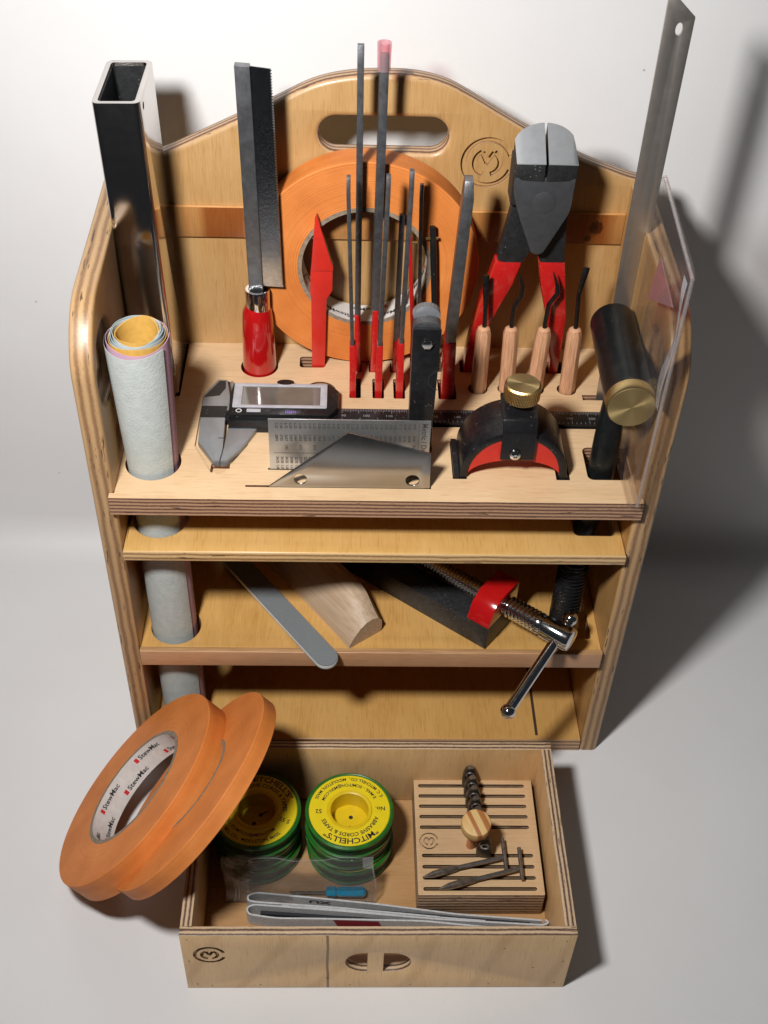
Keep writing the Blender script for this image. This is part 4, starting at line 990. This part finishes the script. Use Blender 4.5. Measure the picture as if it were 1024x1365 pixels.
# ------------------------------------------------------------------ slotted plywood block and things on it
sbk = thing('slotted_holder_block', 'square plywood holder block with nine long slots and a carved round emblem', 'holder block', (6.35, -8.2, .61))
sl = []
for y, x1 in ((-4.74, 9.55), (-5.47, 9.6), (-6.2, 9.6), (-6.93, 9.6), (-7.66, 9.6)): sl.append(rect(2.95, y - .12, 9.55, y + .12, .115, 4))
for y in (-9.57, -10.3, -11.02, -11.72): sl.append(rect(3.0, y - .12, 9.6, y + .12, .115, 4))
CX, CY = 6.35, -8.2
rel = lambda pl_: [(x - CX, y - CY) for x, y in pl_]
board('block', [rel(rect(2.68, -12.12, 10.03, -4.3, .06, 2))], 2.18, M_block, sbk, frame((1,0,0), (0,1,0), (CX, CY, 1.71)), .03, [([rel(p) for p in sl], .2, 1.4)] + [([rel(p)], .96 - .001 * i, 1.4 + .001 * i) for i, p in enumerate(logo(3.47, -8.62, .58))])
def caul(label, x, y, lean_, tilt=0, z=2.55):
    t = thing('caul_insert', label, 'press insert', (x, y, z), (R_(lean_), 0, R_(tilt)), group='dark metal press inserts standing in the block')
    pf = fillet([(-.36, -.3), (.36, -.3), (.46, .7), (.40, 1.5), (.2, 1.95), (-.2, 1.95), (-.40, 1.5), (-.46, .7)], .2, 4)
    m = MB(); m.add(*curve_mesh([pf, circ(0, 1.45, .16, 18)], .17, .03), T=frame((1, 0, 0), (0, 0, 1), (0, 0, 0))); obj('body', m, M_bronze, t, local=True)
    m = MB(); m.lathe([(.15, 0), (.26, 0), (.28, .05), (.24, .09), (.16, .09)], T=Matrix.Translation((0, -.17, 1.45)) @ Matrix.Rotation(PI/2, 4, 'X'), seg=20, cap=False); m.prism(arc(0, 0, .2, 0, 360, 12)[:-1], 1.9, 1.98, 'z', T=Matrix.Scale(.8, 4, (0,1,0))); obj('rim', m, M_pin, t, local=True)
nm_ = ['rearmost dark metal press insert, touching the drawer back', 'dark metal press insert in the second slot from the back', 'dark metal press insert in the third slot, middle of the row', 'dark metal press insert in the fourth slot from the back', 'dark metal press insert right behind the wooden knob']
for i, (y, s_) in enumerate(zip((-4.74, -5.47, -6.2, -6.93, -7.66), nm_)): caul(s_, 6.1 + .06 * i, y, -6, 2 * i - 4)
caul('lone dark metal press insert in front of the wooden knob', 6.62, -9.57, -4, -8)
wk = thing('wooden_knob', 'round striped wooden knob on a short dowel, standing in the middle of the slotted block', 'wooden knob', (5.9, -8.9, 2.3))
m = MB(); m.tube([(5.9, -8.85, 2.3), (5.98, -9.2, 5.2)], .26, 18); obj('dowel', m, plain('reddish_dowel', hexc(196,128,84), .45), wk)
def striped():
    m = N('striped_laminated_wood'); c = m.coord((1, .1, .1)); tc = m.n('ShaderNodeTexCoord'); sp = m.n('ShaderNodeSeparateXYZ')
    mp = m.n('ShaderNodeMapping'); mp.inputs['Rotation'].default_value = (0, 0, R_(-22)); m.l(tc.outputs['Object'], mp.inputs[0]); m.l(mp.outputs[0], sp.inputs[0])
    v = m.math('MULTIPLY_ADD', sp.outputs[0], 75, .42)
    st_ = m.ramp(v, [(.0, hexc(206,168,106)), (.14, hexc(214,178,118)), (.2, hexc(164,104,56)), (.34, hexc(170,110,60)), (.37, hexc(214,180,120)), (.62, hexc(220,186,126)), (.65, hexc(176,116,64)), (.86, hexc(170,108,58)), (.9, hexc(214,176,116))])
    col = m.mix(.5, st_, m.ramp(m.noise(m.coord((3, .4, 1)), 3, 4), [(.3, (.75, .7, .62)), (.7, (1, 1, 1))]), 'MULTIPLY')
    m.l(col, m.b.inputs['Base Color']); m.set(Roughness=.5); return m.m
m = MB(); m.lathe([(0, -.75), (.5, -.74), (.78, -.58), (.86, -.36), (.87, .12), (.83, .22), (.74, .26), (0, .27)], T=Matrix.Translation((6.0, -9.25, 5.65)) @ Matrix.Rotation(R_(6), 4, 'X'), seg=48); obj('knob', m, striped(), wk)
def tpin(label, a, b, mid, bar0, bar1):
    t = thing('t_bar_puller', label, 'steel tool', (a[0], a[1], 2.8), group='small steel T-bar tools lying on the block')
    A, Bv, Mv = Vector(a), Vector(b), Vector(mid)
    m = MB(); m.tube([A, A.lerp(Mv, .3), A.lerp(Mv, .7), Mv], [.06, .27, .33, .24], 12, .7); obj('blade', m, M_pin, t)
    m = MB(); m.tube([Mv, Bv], [.16, .15], 8, .9); obj('shank', m, M_pin, t)
    m = MB(); m.tube([bar0, bar1], .12, 12); obj('cross_bar', m, M_pin, t)
tpin('upper T-bar steel tool, its blade tip in the third slot from the front', (2.98, -11.1, 3.0), (7.75, -9.95, 3.25), (5.0, -10.55, 3.1), (7.78, -8.75, 3.3), (7.85, -10.75, 3.2))
tpin('lower T-bar steel tool, lying nearest the front of the slotted block', (3.85, -11.85, 3.0), (8.7, -10.65, 3.25), (6.0, -11.3, 3.1), (8.72, -9.35, 3.3), (8.72, -11.35, 3.2))

# ------------------------------------------------------------------ colour management
S.view_settings.view_transform = 'Standard'; S.view_settings.look = 'None'; S.view_settings.exposure = 0; S.view_settings.gamma = 1
S.view_settings.use_curve_mapping = False
S.cycles.max_bounces = 10; S.cycles.transparent_max_bounces = 16; S.cycles.caustics_reflective = False; S.cycles.caustics_refractive = False
